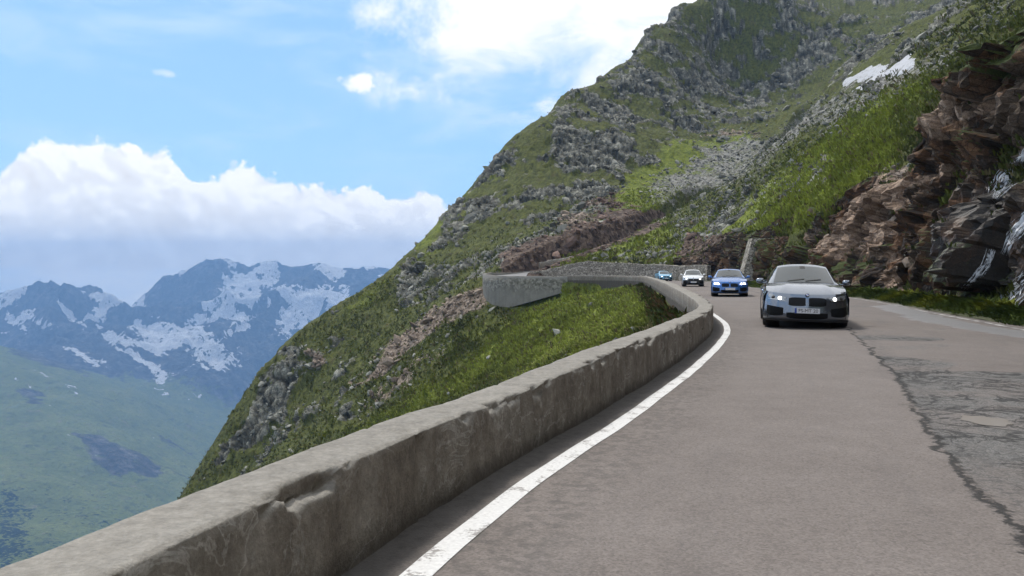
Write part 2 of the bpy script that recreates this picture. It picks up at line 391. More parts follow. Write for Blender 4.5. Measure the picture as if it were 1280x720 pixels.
# ------------------------------------------------------------------ land cover (rock, scree, bare earth ...), attached to the ground itself
P = np.stack([TX, TY, TZ], 1).astype(np.float32)
front = (TY > 3)
U, V = proj(P)
wob = fbm(P, .09, 4, 5); wob2 = fbm(P, .09, 4, 45)
U2 = U+wob*16+fbm(P, .5, 3, 3)*6; V2 = V+wob2*16+fbm(P, .5, 3, 93)*6
def area(poly, soft=8):
    a = np.zeros(len(U), np.float32)
    m = front & (U2 > min(p[0] for p in poly)-60) & (U2 < max(p[0] for p in poly)+60) & (V2 > min(p[1] for p in poly)-60) & (V2 < max(p[1] for p in poly)+60)
    a[m] = sst(poly_sd(U2[m], V2[m], poly), -soft, soft); return a
rock = np.zeros(len(U), np.float32)
for poly, k in (
  ([(1000, -60), (1300, -80), (1200, 30), (1140, 70), (1085, 84)], .46),
  ([(500, 335), (560, 262), (640, 180), (720, 190), (760, 250), (735, 262), (660, 312), (600, 350), (540, 395), (505, 380)], .44),
  ([(640, 175), (760, 88), (850, -20), (1000, -40), (1085, 86), (1000, 110), (950, 150), (905, 165), (860, 180), (800, 215), (770, 250), (700, 240)], .50),
  ([(735, 130), (800, 90), (900, 86), (905, 150), (850, 165), (760, 215), (720, 190)], .16),
  ([(900, 90), (1060, 86), (1080, 100), (980, 125), (930, 140)], .16),
  ([(690, 190), (760, 170), (790, 215), (770, 290), (700, 280), (680, 240)], .12),
  ([(505, 380), (540, 330), (640, 340), (610, 352), (575, 372), (545, 400)], .41),
  ([(318, 495), (335, 455), (360, 428), (385, 430), (372, 480), (350, 520), (300, 560), (270, 590), (285, 545)], .75),
  ([(385, 440), (420, 425), (445, 450), (430, 480), (400, 475)], .45),
  ([(415, 505), (440, 500), (446, 530), (420, 535)], .8),
  ([(330, 500), (420, 470), (400, 520), (300, 600), (270, 600)], .34),
  ([(880, 300), (930, 240), (960, 215), (1000, 200), (985, 245), (930, 285)], .35),
  ([(1010, 205), (1040, 195), (1035, 225), (1012, 232)], .6),
  ([(870, 275), (920, 255), (990, 300), (1000, 330), (930, 320), (855, 310)], .32),
  ([(760, 310), (830, 275), (900, 255), (905, 270), (860, 300), (840, 335), (790, 334)], .30)): rock = np.maximum(rock, area(poly)*k) if k > .36 else rock + area(poly, 14)*k
scree = np.zeros(len(U), np.float32)
for poly, k in (([(800, 235), (880, 180), (960, 165), (1000, 140), (1060, 108), (1130, 84), (1300, 0), (1240, 0), (1185, 86), (1130, 110), (1070, 150), (990, 185), (950, 215), (880, 245), (840, 262)], .54),
                ([(960, 160), (1020, 130), (1130, 88), (1150, 95), (1060, 140), (985, 178)], .3),
                ([(840, 275), (950, 222), (1000, 205), (960, 245), (900, 280), (850, 300)], .42),
                ([(720, 320), (800, 300), (850, 290), (845, 330), (740, 334)], .22)): scree = np.maximum(scree, area(poly, 12)*k)
earth = np.zeros(len(U), np.float32)      # red-brown cut banks
for poly, k in (([(628, 340), (632, 322), (655, 308), (700, 290), (765, 262), (790, 255), (830, 262), (830, 270), (780, 296), (700, 330), (662, 346)], 1.), ([(735, 262), (760, 245), (790, 240), (775, 262)], .6),
                ([(852, 345), (850, 300), (862, 290), (912, 296), (925, 345)], .8)): earth = np.maximum(earth, area(poly, 5)*k)
tan = np.zeros(len(U), np.float32)        # pale pinkish rubble
for poly, k in (([(605, 352), (612, 385), (575, 400), (540, 430), (500, 455), (440, 490), (470, 455), (520, 405), (570, 372)], .80), ([(560, 430), (520, 470), (470, 510), (440, 528), (470, 490), (520, 450)], .55), ([(388, 440), (402, 435), (405, 455), (392, 462)], .9),
                ([(880, 162), (950, 160), (945, 166), (880, 170)], .7), ([(1000, 345), (1045, 300), (1060, 250), (1110, 205), (1140, 205), (1145, 340), (1060, 345)], .9), ([(700, 278), (770, 240), (780, 250), (715, 288)], .6)): tan = np.maximum(tan, area(poly, 9)*k)
snow = area([(1060, 111), (1063, 97), (1090, 86), (1145, 72), (1148, 84), (1112, 98), (1080, 108)], 3)
bright = np.zeros(len(U), np.float32)     # lusher, yellower grass, plus the sunlit rim of the ridge painted on
for poly, k in (([(640, 350), (700, 350), (835, 356), (835, 390), (740, 440), (560, 500), (430, 560), (470, 520), (560, 470), (640, 400)], .8), ([(690, 332), (830, 275), (850, 285), (800, 310), (735, 330)], 1.),
                ([(760, 255), (790, 215), (830, 185), (930, 165), (950, 180), (880, 215), (790, 280)], 1.), ([(900, 270), (1000, 190), (1100, 120), (1190, 86), (1160, 120), (1125, 150), (1120, 210), (1050, 260), (960, 300), (905, 290), (840, 330), (800, 330), (860, 285)], 1.), ([(500, 460), (560, 410), (660, 385), (640, 420), (540, 470)], .3),
                ([(495, 345), (530, 300), (560, 262), (640, 178), (645, 190), (570, 275), (520, 340), (440, 390), (420, 395)], .7)): bright = np.maximum(bright, area(poly, 14)*k)  # narrow skyline strip: backlight painted into the turf colour
# surface relief: blocks in the rock, hummocks and runnels in the turf
gx = np.zeros_like(P); Hs = HN.reshape(NR, NCL)
rz = np.clip(rock+earth*.5+scree*.2+tan*.3, 0, 1.0)
nearw = sst(DIST-RHW[BI], 1.0, 3.5)                  # keep the road bench itself even
lim = (P[:, 1] > 15) & (np.hypot(TX, TY) < 450)
rel = np.zeros(len(P), np.float32)
Pm = P[lim]; Ps = Pm*np.array([1, 1, .8], np.float32)
f1, e1 = facets(Ps+fbm(Ps, .1, 2, 71)[:, None]*1.5, 1/6.5, 11, 1.6); f2, e2 = facets(Ps, 1/2.4, 31, 1.5); f3, e3 = facets(Ps, 1/.95, 51, 1.4)
f0, e0_ = facets(Ps+fbm(Ps, .05, 2, 72)[:, None]*3, 1/15., 91, 1.8)
thr = sst(rz[lim]+.80*fbm(Ps, .12, 4, 77)+.45*fbm(Ps, .5, 4, 78)+.25*f0, .40, .62)
rel[lim] = thr*(f0*1.0+f1*1.05+f2*.75+f3*.45-(1-sst(e1, 0, .14))*.5-(1-sst(e2, 0, .16))*.4+.25)
Pr = Pm@np.array([[.86, .5, 0], [-.5, .86, 0], [0, 0, 1]], np.float32)*np.array([1, .35, .6], np.float32)
rel[lim] += (1-thr*.5)*(fbm(Pm, .07, 4, 21)*1.2+(ridged(Pr, .32, 3, 41)-.5)*.55+fbm(Pm, .9, 3, 61)*.28)
rel *= sst(np.hypot(TX, TY), 14, 45)*(.25+.75*sst(DIST, 6, 30))*nearw
sn_ = area([(1050, 114), (1055, 92), (1090, 80), (1155, 66), (1158, 88), (1112, 104), (1080, 114)], 5); rel = rel*(1-sn_)+snow*.35
# push along the slope's own normal, not just upwards
eps = 1.0
nx = -(np.gradient(Hs, axis=1)); 
hx = (H(TX+eps, TY)-H(TX-eps, TY))/(2*eps); hy = (H(TX, TY+eps)-H(TX, TY-eps))/(2*eps)
nl = np.sqrt(hx*hx+hy*hy+1)
P2 = P.copy(); P2[:, 0] += -hx/nl*rel; P2[:, 1] += -hy/nl*rel; P2[:, 2] += rel/nl
ROCKM = np.zeros(len(P), np.float32); ROCKM[lim] = thr
edgea = np.ones(len(P), np.float32); edgea[lim] = np.minimum(sst(e1, 0, .2), sst(e2, 0, .25))
facc = np.zeros(len(P), np.float32)+.5; facc[lim] = np.clip(.5+f2*.6+f3*.5, 0, 1)
cov = np.stack([np.clip(np.where(rock > .03, .22+.42*ROCKM+.12*(rock-.4), 0), 0, 1), scree, earth, tan], 1)
cov2 = np.stack([bright, snow, edgea, facc], 1)

def m_hill(g):
    p = g.pos()
    c = g.attr('cov'); c2 = g.attr('cov2')
    sr = g.n('ShaderNodeSeparateColor', {0: c}, out=None); s2 = g.n('ShaderNodeSeparateColor', {0: c2}, out=None)
    R, S, E = sr.outputs; B, SN, ED = s2.outputs
    T = g.attr('cov', 'Alpha'); FC = g.attr('cov2', 'Alpha')
    n1 = g.noise(p, .16, 5, .6); n2 = g.noise(p, .9, 5, .65); n3 = g.noise(p, 4.5, 4, .6); nb = g.noise(p, .035, 4, .6)
    # turf: mottled, with runs of longer grass lying down the slope
    pr = g.vm('MULTIPLY', g.n('ShaderNodeVectorRotate', {'Vector': p, 'Angle': R_(30)}, rotation_type='Z_AXIS'), (1, .25, .5))
    st = g.noise(pr, 1.3, 4, .65, .4)
    gv = g.m('ADD', g.m('MULTIPLY', n2, .55), g.m('MULTIPLY', st, .65))
    gv = g.m('ADD', gv, g.m('MULTIPLY', g.m('SUBTRACT', n3, .5), .5))
    gd = g.ramp(g.lin(gv, .32, .9), [(0, (.019, .022, .009)), (.35, (.052, .060, .018)), (.65, (.102, .112, .030)), (1, (.175, .176, .052))])
    gb = g.ramp(g.lin(gv, .32, .9), [(0, (.036, .048, .011)), (.35, (.105, .132, .022)), (.65, (.18, .21, .034)), (1, (.28, .285, .06))])
    grass = g.mix(g.ss(g.m('ADD', B, g.m('MULTIPLY', g.m('SUBTRACT', n1, .5), .9)), .25, .75), gd, gb)
    grass = g.mix(g.m('MULTIPLY', g.ss(g.noise(p, .33, 4, .6), .55, .72), .55), grass, (.085, .070, .035))   # dry, brownish patches
    # rock
    v1 = g.vor(p, .42, 'F1', 1); v2 = g.vor(p, 1.25, 'F1', 1); v1s = g.sep(v1)[0]; v2s = g.sep(v2)[0]
    rv = g.m('ADD', g.m('MULTIPLY', v1s, .16), g.m('ADD', g.m('MULTIPLY', v2s, .20), g.m('ADD', g.m('MULTIPLY', FC, .34), g.m('MULTIPLY', n1, .30))))
    rc = g.ramp(g.m('ADD', rv, g.m('MULTIPLY', g.m('SUBTRACT', n3, .5), .55)), [(.14, (.040, .040, .033)), (.4, (.125, .124, .104)), (.62, (.27, .268, .228)), (.88, (.46, .455, .39))])
    rc = g.mix(g.m('MULTIPLY', g.ss(n2, .52, .7), .5), rc, (.085, .095, .05))       # lichen and moss
    rc = g.mix(g.m('MULTIPLY', g.ss(n1, .58, .75), .35), rc, (.17, .12, .085))
    crack = g.m('MULTIPLY', g.lin(ED, 0, 1, .35, 1), g.ss(g.vor(p, 1.25, 'DISTANCE_TO_EDGE'), 0, .07, .45, 1))
    rc = g.mul(rc, g.comb(crack, crack, crack))
    # scree: many small pale stones
    sv = g.sep(g.vor(p, 1.6, 'F1', 1))[0]; sv2 = g.sep(g.vor(p, 4.2, 'F1', 1))[1]
    sc_ = g.ramp(g.m('ADD', g.m('MULTIPLY', sv, .6), g.m('MULTIPLY', sv2, .4)), [(.1, (.075, .072, .064)), (.5, (.19, .185, .17)), (.92, (.34, .335, .31))])
    ec = g.ramp(g.m('ADD', g.m('MULTIPLY', n2, .7), g.m('MULTIPLY', v2s, .4)), [(.28, (.022, .016, .013)), (.55, (.088, .062, .048)), (.85, (.20, .155, .125))])
    tc = g.ramp(g.m('ADD', g.m('MULTIPLY', n2, .6), g.m('MULTIPLY', sv, .5)), [(.25, (.085, .066, .048)), (.55, (.20, .155, .118)), (.85, (.36, .295, .24))])
    jit = g.m('ADD', g.m('MULTIPLY', g.m('SUBTRACT', n1, .5), 1.0), g.m('ADD', g.m('MULTIPLY', g.m('SUBTRACT', n2, .5), 1.1), g.m('MULTIPLY', g.m('SUBTRACT', n3, .5), .55)))
    def edge(x, k=1.0, lo=.42, hi=.56): return g.ss(g.m('ADD', x, g.m('MULTIPLY', jit, k)), lo, hi)
    col = g.mix(edge(R, .55), grass, rc)
    col = g.mix(edge(S, .75), col, sc_)
    col = g.mix(edge(T, .9), col, tc)
    col = g.mix(edge(E, .6), col, ec)
    col = g.mix(g.ss(g.m('ADD', SN, g.m('MULTIPLY', g.m('SUBTRACT', n2, .5), .4)), .45, .55), col, g.mix(g.ss(n2, .5, .7), (.50, .51, .54), (.30, .29, .275)))
    h = g.m('ADD', g.m('MULTIPLY', n3, .5), g.m('ADD', g.m('MULTIPLY', n2, .8), g.m('MULTIPLY', v2s, g.m('MULTIPLY', R, .9))))
    return {'Base Color': col, 'Roughness': .95, 'Specular IOR Level': .15, 'Normal': g.bump(h, .8, .55)}
M_HILL = mat('hill turf and rock', m_hill)
hill = mk('terrain', P2, gridf(NR, NCL, closed=True)[:, ::-1], M_HILL, attrs={'cov': cov, 'cov2': cov2}, kind='structure')
# centre cap under the camera is covered by the road bench

# which points of the hillside the eye can see, with how much picture each fills (for scattering turf and stones)
q = ((P2[:, 2]-CAMZ)/np.maximum(P2[:, 1], .1)).reshape(NR, NCL)
qm = np.maximum.accumulate(np.where(DD[:, None] > 1, q, -9), axis=0)
prev = np.vstack([np.full((1, NCL), -9.), qm[:-1]])
VISW = np.where((q >= prev-.004) & (DD[:, None] > 12), np.clip(q-np.vstack([q[:1], q[:-1]])+.0005, 0, .02), 0)
Uq, Vq = proj(P2); inside = ((Uq > -120) & (Uq < 1400) & (Vq > -60) & (Vq < 760) & (TY > 5)).reshape(NR, NCL)
VISW = (VISW*inside).ravel()
# ------------------------------------------------------------------ the far side of the valley
FP = []
def FX(u, v, d): FP.append(unproj(u, v, d))
# skyline of the range (its right half disappears into the cloud base), ground falling behind it
for u, v, d in ((-500, 330, 6400), (-300, 345, 6200), (-150, 372, 6000), (-60, 392, 5900), (0, 384, 5800), (40, 364, 5800), (62, 359, 5800), (90, 366, 5800), (118, 361, 5800), (140, 374, 5850), (157, 384, 5950), (180, 374, 6200), (205, 352, 6300), (240, 338, 6350), (268, 331, 6350), (288, 330, 6350), (312, 338, 6350), (332, 332, 6350), (362, 341, 6350), (398, 333, 6350), (440, 342, 6350), (480, 334, 6350), (560, 330, 6400), (700, 316, 6500), (900, 320, 6500)):
    FX(u, v, d); x, y, z = unproj(u, v, d); FP.append((x*1.1, y*1.1, z-250)); FP.append((x*1.4, y*1.4, z-900))
for a in ((0, 410, 5300), (60, 400, 5300), (110, 395, 5350), (160, 405, 5500), (60, 440, 4900), (130, 430, 4950), (200, 400, 5500), (250, 385, 5700), (200, 435, 5000), (280, 420, 5200), (330, 380, 5700), (400, 370, 5800), (330, 460, 4900), (270, 470, 4600), (420, 420, 5300), (500, 400, 5400), (300, 520, 4300), (240, 510, 4200), (160, 465, 4500),
          (0, 430, 3900), (40, 450, 3700), (40, 480, 3300), (100, 480, 3600), (170, 497, 3700), (230, 535, 3700), (280, 550, 3700), (0, 520, 2900), (100, 540, 2900), (200, 570, 2950), (0, 580, 2400), (100, 600, 2450), (200, 620, 2550), (270, 610, 2900), (0, 650, 2050), (150, 670, 2100), (0, 740, 1650), (200, 720, 1900), (-200, 430, 3600), (-200, 560, 2500), (-200, 700, 1800),
          (350, 640, 3200), (500, 600, 3900), (700, 560, 4500)): FX(*a)
for a in ((-700, 500, -900), (-300, 900, -1000), (0, 1300, -1050), (300, 1500, -1050), (-1000, 1200, -950), (-1500, 300, -800), (1200, 2200, -800)): FP.append(a)
HF = tps(FP, 5e-4)
fa = np.arange(-46, 14, .055); fd = np.concatenate([np.geomspace(900, 3800, 330)[:-1], np.geomspace(3800, 7200, 380), np.geomspace(7200, 11000, 20)[1:]])
FXx, FYy = polar(fa, fd); FZ = HF(FXx, FYy)
FPn = np.stack([FXx, FYy, FZ], 1).astype(np.float32)
Q = FPn/1000.
mount = sst(FYy, 4000, 5000)
amp = 30+190*mount
FPn[:, 2] += amp*(ridged(Q+fbm(Q, 1.1, 2, 8)[:, None]*.15, 1.5, 6, 4, .52)-.42)*(1-.45*sst(FYy, 5700, 6300))
FPn[:, 2] += (1-mount)*fbm(Q, 3.5, 4, 90)*28
fu, fv = proj(FPn)
fw = fbm(Q, 5., 5, 33)*16; fw2 = fbm(Q, 5., 5, 63)*11; fine = fbm(Q, 22., 4, 12)
fu2 = fu+fw+fine*14; fv2 = fv+fw2+fine*12
def farea(poly, soft=3): return sst(poly_sd(fu2, fv2, poly), -soft, soft).astype(np.float32)
fsnow = np.zeros(len(fu), np.float32)
for poly in ([(286, 334), (300, 340), (318, 338), (336, 345), (330, 372), (318, 385), (300, 380), (312, 360), (300, 350)], [(272, 372), (288, 378), (305, 385), (318, 398), (300, 420), (280, 430), (292, 405), (270, 392)],
             [(166, 402), (200, 402), (228, 410), (258, 424), (285, 432), (270, 440), (225, 432), (190, 425), (168, 412)], [(240, 402), (258, 408), (268, 432), (240, 424)], [(120, 412), (150, 415), (185, 424), (210, 440), (190, 442), (160, 432), (130, 424)],
             [(340, 360), (380, 362), (430, 356), (445, 372), (400, 386), (360, 392), (345, 375)], [(330, 400), (365, 390), (395, 395), (380, 410), (345, 430), (330, 432)], [(75, 375), (98, 392), (102, 412), (88, 405), (78, 388)], [(0, 388), (20, 398), (30, 412), (12, 408)],
             [(115, 372), (130, 374), (137, 382), (122, 378)], [(142, 428), (170, 440), (200, 470), (196, 478), (168, 455)], [(76, 428), (110, 445), (135, 458), (110, 455), (86, 442)], [(40, 400), (66, 405), (64, 410), (44, 408)], [(230, 440), (268, 436), (300, 445), (280, 462), (250, 452)],
             [(175, 455), (200, 462), (208, 480), (190, 470)], [(230, 482), (250, 490), (240, 493)], [(300, 436), (330, 432), (320, 455), (302, 450)], [(420, 372), (445, 368), (430, 400), (410, 405)], [(196, 486), (204, 484), (205, 492), (198, 492)], [(50, 462), (58, 466), (50, 470)], [(82, 480), (98, 484), (90, 488)], [(26, 476), (31, 478), (28, 482)]):
    fsnow = np.maximum(fsnow, farea(poly))
fsnow = np.maximum(fsnow, sst(fbm(Q*np.array([1, 1, 2], np.float32), 4.2, 5, 55)+.35*(FPn[:, 2]+350)/450., .30, .42)*mount*.9*sst(FPn[:, 2], -760, -420))
fsnow *= 1-farea([(338, 365), (352, 410), (345, 450), (320, 460), (300, 455), (312, 425), (326, 395)], 3)
frock = np.clip(mount*1.2, 0, 1)
for poly in ([(15, 488), (35, 480), (60, 492), (62, 505), (30, 505)], [(85, 545), (120, 530), (140, 555), (180, 570), (210, 585), (200, 600), (150, 600), (110, 580)], [(195, 538), (220, 545), (250, 570), (240, 572), (205, 552)], [(0, 400), (60, 420), (140, 450), (170, 480), (120, 470), (50, 460), (0, 432)]):
    frock = np.maximum(frock, farea(poly, 8))
fwood = np.maximum(farea([(-60, 600), (20, 598), (50, 625), (60, 720), (-80, 740)], 34)*.58, farea([(0, 590), (120, 606), (190, 640), (160, 730), (0, 740)], 28)*.40)
frock *= np.where(mount > .3, 1, .62)
fcov = np.stack([frock, fsnow, fwood, np.zeros_like(fu)], 1)
def m_far(g):
    p = g.scale(g.pos(), .001)
    s = g.n('ShaderNodeSeparateColor', {0: g.attr('cov')}, out=None); R, S, Wd = s.outputs
    n1 = g.noise(p, 6, 6, .62); n2 = g.noise(p, 30, 5, .65); n3 = g.noise(p, 110, 3, .6)
    gr = g.ramp(g.m('ADD', g.m('MULTIPLY', n1, .6), g.m('MULTIPLY', n2, .45)), [(.28, (.085, .105, .032)), (.5, (.19, .225, .06)), (.68, (.29, .315, .095)), (.85, (.36, .36, .14))])
    gr = g.mix(g.m('MULTIPLY', g.ss(n2, .56, .66), .5), gr, (.16, .15, .09))
    gr = g.mix(g.m('MULTIPLY', g.ss(g.noise(p, 12, 6, .7), .56, .64), .65), gr, (.055, .075, .035))
    gr = g.mix(g.m('MULTIPLY', g.ss(g.noise(p, 75, 4, .7), .58, .64), .6), gr, (.05, .065, .03))
    gr = g.mix(g.m('MULTIPLY', g.ss(g.noise(g.vm('ADD', p, (3, 5, 1)), 20, 6, .72), .60, .66), .6), gr, (.30, .25, .20))
    rc = g.ramp(g.m('ADD', g.m('MULTIPLY', n2, .7), g.m('MULTIPLY', n3, .35)), [(.25, (.022, .025, .030)), (.5, (.070, .073, .078)), (.85, (.22, .21, .20))])
    pz = g.vm('MULTIPLY', p, (1, 1, .22)); nv = g.noise(pz, 16, 6, .66); nv2 = g.noise(pz, 48, 4, .65)
    rc = g.mix(g.m('MULTIPLY', g.ss(nv, .46, .68), .8), rc, (.26, .245, .23))
    rc = g.mix(g.m('MULTIPLY', g.ss(nv2, .54, .40), .6), rc, (.020, .023, .028))  # light and dark gully streaks: relief shading painted into the rock colour
    col = g.mix(g.ss(g.m('ADD', R, g.m('ADD', g.m('MULTIPLY', g.m('SUBTRACT', n1, .5), .7), g.m('MULTIPLY', g.m('SUBTRACT', n2, .5), .7))), .42, .6), gr, rc)
    wd = g.ss(g.m('ADD', Wd, g.m('ADD', g.m('MULTIPLY', g.m('SUBTRACT', n2, .5), .9), g.m('MULTIPLY', g.m('SUBTRACT', n3, .5), .9))), .48, .6)
    col = g.mix(wd, col, (.018, .030, .016))
    sn = g.ss(g.m('ADD', S, g.m('ADD', g.m('MULTIPLY', g.m('SUBTRACT', nv, .5), 2.4), g.m('MULTIPLY', g.m('SUBTRACT', nv2, .5), 1.9))), .60, .72)
    col = g.mix(sn, col, (.86, .87, .89))
    return {'Base Color': col, 'Roughness': 1.0, 'Specular IOR Level': .1, 'Normal': g.bump(g.m('ADD', n2, g.m('MULTIPLY', n3, .4)), 1., 60.)}
M_FAR = mat('far mountains', m_far)
mk('hills', FPn, gridf(len(fd), len(fa))[:, ::-1], M_FAR, attrs={'cov': fcov}, kind='structure')
# valley floor out to the horizon
gs = 25000.
mk('ground', [(-gs, -gs, -1250), (gs, -gs, -1250), (gs, gs, -1250), (-gs, gs, -1250)], [(0, 1, 2, 3)],
   mat('valley floor', lambda g: {'Base Color': g.ramp(g.noise(g.pos(), .004, 6), [(.3, (.04, .07, .02)), (.7, (.10, .13, .05))]), 'Roughness': 1.0}), kind='structure')
# ------------------------------------------------------------------ road surface
def road_strip(name, i0, i1, f0, f1, nx, dz, m, kind='structure', off0=0., off1=0., zfun=None):
    """sheet between fractions f0..f1 of the road's width (0 left, 1 right), with offsets in metres from those edges"""
    rows = np.arange(i0, i1+1); V = []
    fr = np.linspace(0, 1, nx)
    for i in rows:
        a = RL[i]; b = RR[i]; w = np.linalg.norm(b-a); d = (b-a)/w
        s0 = f0*w+off0; s1 = f1*w+off1
        for f in fr:
            s = s0+(s1-s0)*f; p = a+d*s
            V.append((p[0], p[1], RZ[i]+dz))
    return V, gridf(len(rows), nx)
def m_asphalt(g):
    p = g.pos()
    sx = g.attr('rd'); s = g.n('ShaderNodeSeparateColor', {0: sx}, out=None); LAT, LON, JO = s.outputs   # metres from the left edge /10, along /200, distance to joint
    lat = g.m('MULTIPLY', LAT, 10); jo = g.m('MULTIPLY', g.m('SUBTRACT', JO, .5), 10)
    wet = g.attr('rd', 'Alpha')
    n0 = g.noise(p, .35, 5, .6); n1 = g.noise(p, 2.2, 6, .65); n2 = g.noise(p, 60, 3, .6); n3 = g.noise(p, 14, 4, .6)
    agg = g.sep(g.vor(p, 95, 'F1', 1))[0]
    base = g.ramp(g.m('ADD', g.m('MULTIPLY', n0, .5), g.m('MULTIPLY', n1, .5)), [(.3, (.126, .107, .097)), (.5, (.158, .136, .124)), (.72, (.188, .164, .151))])
    pr = g.vm('MULTIPLY', g.n('ShaderNodeVectorRotate', {'Vector': p, 'Angle': R_(20)}, rotation_type='Z_AXIS'), (1.6, .12, 1))
    trk = g.noise(pr, 1.2, 5, .6)
    g4 = g.noise(p, 26, 3, .7)
    k = g.m('ADD', .30, g.m('ADD', g.m('MULTIPLY', agg, .42), g.m('ADD', g.m('MULTIPLY', n2, .55), g.m('MULTIPLY', g4, .45))))
    base = g.mul(base, g.comb(k, k, k))
    base = g.mix(g.m('MULTIPLY', g.ss(trk, .52, .72), .28), base, (.10, .091, .089))
    # the older, greyer, broken surface right of the joint
    rgt = g.ss(jo, -.02, .03)
    zone = g.m('MULTIPLY', rgt, g.ss(g.m('ADD', g.noise(p, .55, 5, .65, .6), g.m('MULTIPLY', g.attr('rd2', 'Fac'), .55)), .56, .68))
    grit = g.ramp(g.m('ADD', g.m('MULTIPLY', agg, .5), g.m('MULTIPLY', n3, .6)), [(.2, (.045, .044, .044)), (.5, (.105, .102, .099)), (.9, (.205, .20, .19))])
    base = g.mix(g.m('MULTIPLY', zone, g.ss(g.noise(p, .8, 6, .7), .36, .58, .25, .9)), base, grit)
    # ragged edges of the broken patches and alligator cracks
    ed = g.m('MULTIPLY', rgt, g.m('MULTIPLY', g.ss(g.m('ABSOLUTE', g.m('SUBTRACT', g.m('ADD', g.noise(p, .55, 5, .65, .6), g.m('MULTIPLY', g.attr('rd2', 'Fac'), .55)), .60)), .035, .0), g.ss(g.attr('rd2', 'Fac'), .1, .3)))
    base = g.mix(g.m('MULTIPLY', ed, .75), base, (.028, .027, .027))
    sw_ = g.noise(g.vm('ADD', p, (7, 3, 0)), .75, 7, .62, 1.4); sw2 = g.noise(p, 1.9, 6, .65, .9)
    bk = g.attr('rd2', 'Fac')
    ct = g.m('MULTIPLY', g.ss(g.m('ABSOLUTE', g.m('SUBTRACT', sw_, .5)), .030, .006), g.ss(g.m('ADD', bk, g.m('MULTIPLY', g.m('SUBTRACT', n1, .5), .8)), .22, .5))
    ct = g.m('MAXIMUM', ct, g.m('MULTIPLY', g.ss(g.m('ABSOLUTE', g.m('SUBTRACT', sw2, .52)), .018, .004), g.ss(bk, .3, .75)))
    base = g.mix(g.m('MULTIPLY', g.m('MULTIPLY', ct, rgt), .88), base, (.020, .0195, .019))
    # a few tar squiggles and scrapes in the good lane
    sq = g.m('MULTIPLY', g.ss(g.m('ABSOLUTE', g.m('SUBTRACT', g.noise(g.vm('MULTIPLY', p, (1, .6, 1)), .9, 6, .6, .7), .5)), .010, .002), g.ss(g.noise(p, .42, 3, .5), .60, .70))
    base = g.mix(g.m('MULTIPLY', sq, .6), base, (.035, .032, .031))
    pale = g.ss(g.noise(g.vm('ADD', p, (3, 9, 0)), .30, 6, .66, .4), .57, .74)
    base = g.mix(g.m('MULTIPLY', pale, .35), base, (.215, .195, .185))
    wv = g.vm('ADD', p, g.scale(g.vm('SUBTRACT', g.n('ShaderNodeTexNoise', {'Vector': p, 'Scale': 3., 'Detail': 3}, out=1), (.5, .5, .5)), .5))
    cr = g.m('MULTIPLY', g.ss(g.vor(wv, 1.3, 'DISTANCE_TO_EDGE'), .018, .0), g.ss(g.m('ADD', n0, g.m('MULTIPLY', zone, .15)), .56, .68))
    cr = g.m('MULTIPLY', cr, rgt)
    base = g.mix(g.m('MULTIPLY', cr, .7), base, (.035, .033, .033))
    # the open joint itself
    jw = g.m('ADD', jo, g.m('MULTIPLY', g.m('SUBTRACT', g.noise(p, 1.7, 7, .72), .5), .55))
    jt = g.m('MULTIPLY', g.ss(g.m('ABSOLUTE', jw), g.lin(n3, .3, .7, .02, .075), .008), g.ss(n1, .25, .45))
    base = g.mix(g.m('MULTIPLY', jt, .92), base, (.016, .0155, .015))
    jt2 = g.m('MULTIPLY', g.ss(g.m('ABSOLUTE', g.m('SUBTRACT', jw, .17)), .2, .05), g.ss(n3, .48, .62))
    base = g.mix(g.m('MULTIPLY', jt2, .55), base, (.045, .043, .043))
    # small scuffs
    scf = g.m('MULTIPLY', g.ss(g.noise(g.vm('MULTIPLY', p, (1, 2.2, 1)), .8, 6, .72), .64, .72), .45)
    base = g.mix(scf, base, (.075, .070, .069))
    # darker strip along the parapet, and specks of dirt further out
    dark_strip = g.m('MULTIPLY', g.ss(g.m('ADD', lat, g.m('MULTIPLY', g.m('SUBTRACT', n1, .5), .30)), .34, .08), .85)
    base = g.mix(dark_strip, base, g.ramp(n3, [(.3, (.026, .024, .022)), (.75, (.085, .078, .07))]))
    dirt2 = g.m('MULTIPLY', g.m('MULTIPLY', g.ss(lat, 1.05, .62), g.ss(n3, .42, .62)), .45)
    base = g.mix(dirt2, base, (.06, .055, .052))
    # wash of water across the road from the cliff, its sky sheen painted pale
    wt = g.ss(g.m('ADD', wet, g.m('ADD', g.m('MULTIPLY', g.m('SUBTRACT', n1, .5), 1.5), g.m('MULTIPLY', g.m('SUBTRACT', n0, .5), 1.3))), .42, .72)
    base = g.mix(g.m('MULTIPLY', wt, .7), base, (.24, .24, .245))
    rough = g.lin(wt, 0, 1, .82, .42)
    h = g.m('ADD', g.m('MULTIPLY', n2, .25), g.m('ADD', g.m('MULTIPLY', agg, .3), g.m('SUBTRACT', g.m('MULTIPLY', n1, .4), g.m('MULTIPLY', g.m('MAXIMUM', jt, g.m('MULTIPLY', cr, .6)), 1.2))))
    return {'Base Color': base, 'Roughness': rough, 'Specular IOR Level': .35, 'Normal': g.bump(h, .55, .02)}
M_ROAD = mat('worn asphalt', m_asphalt)
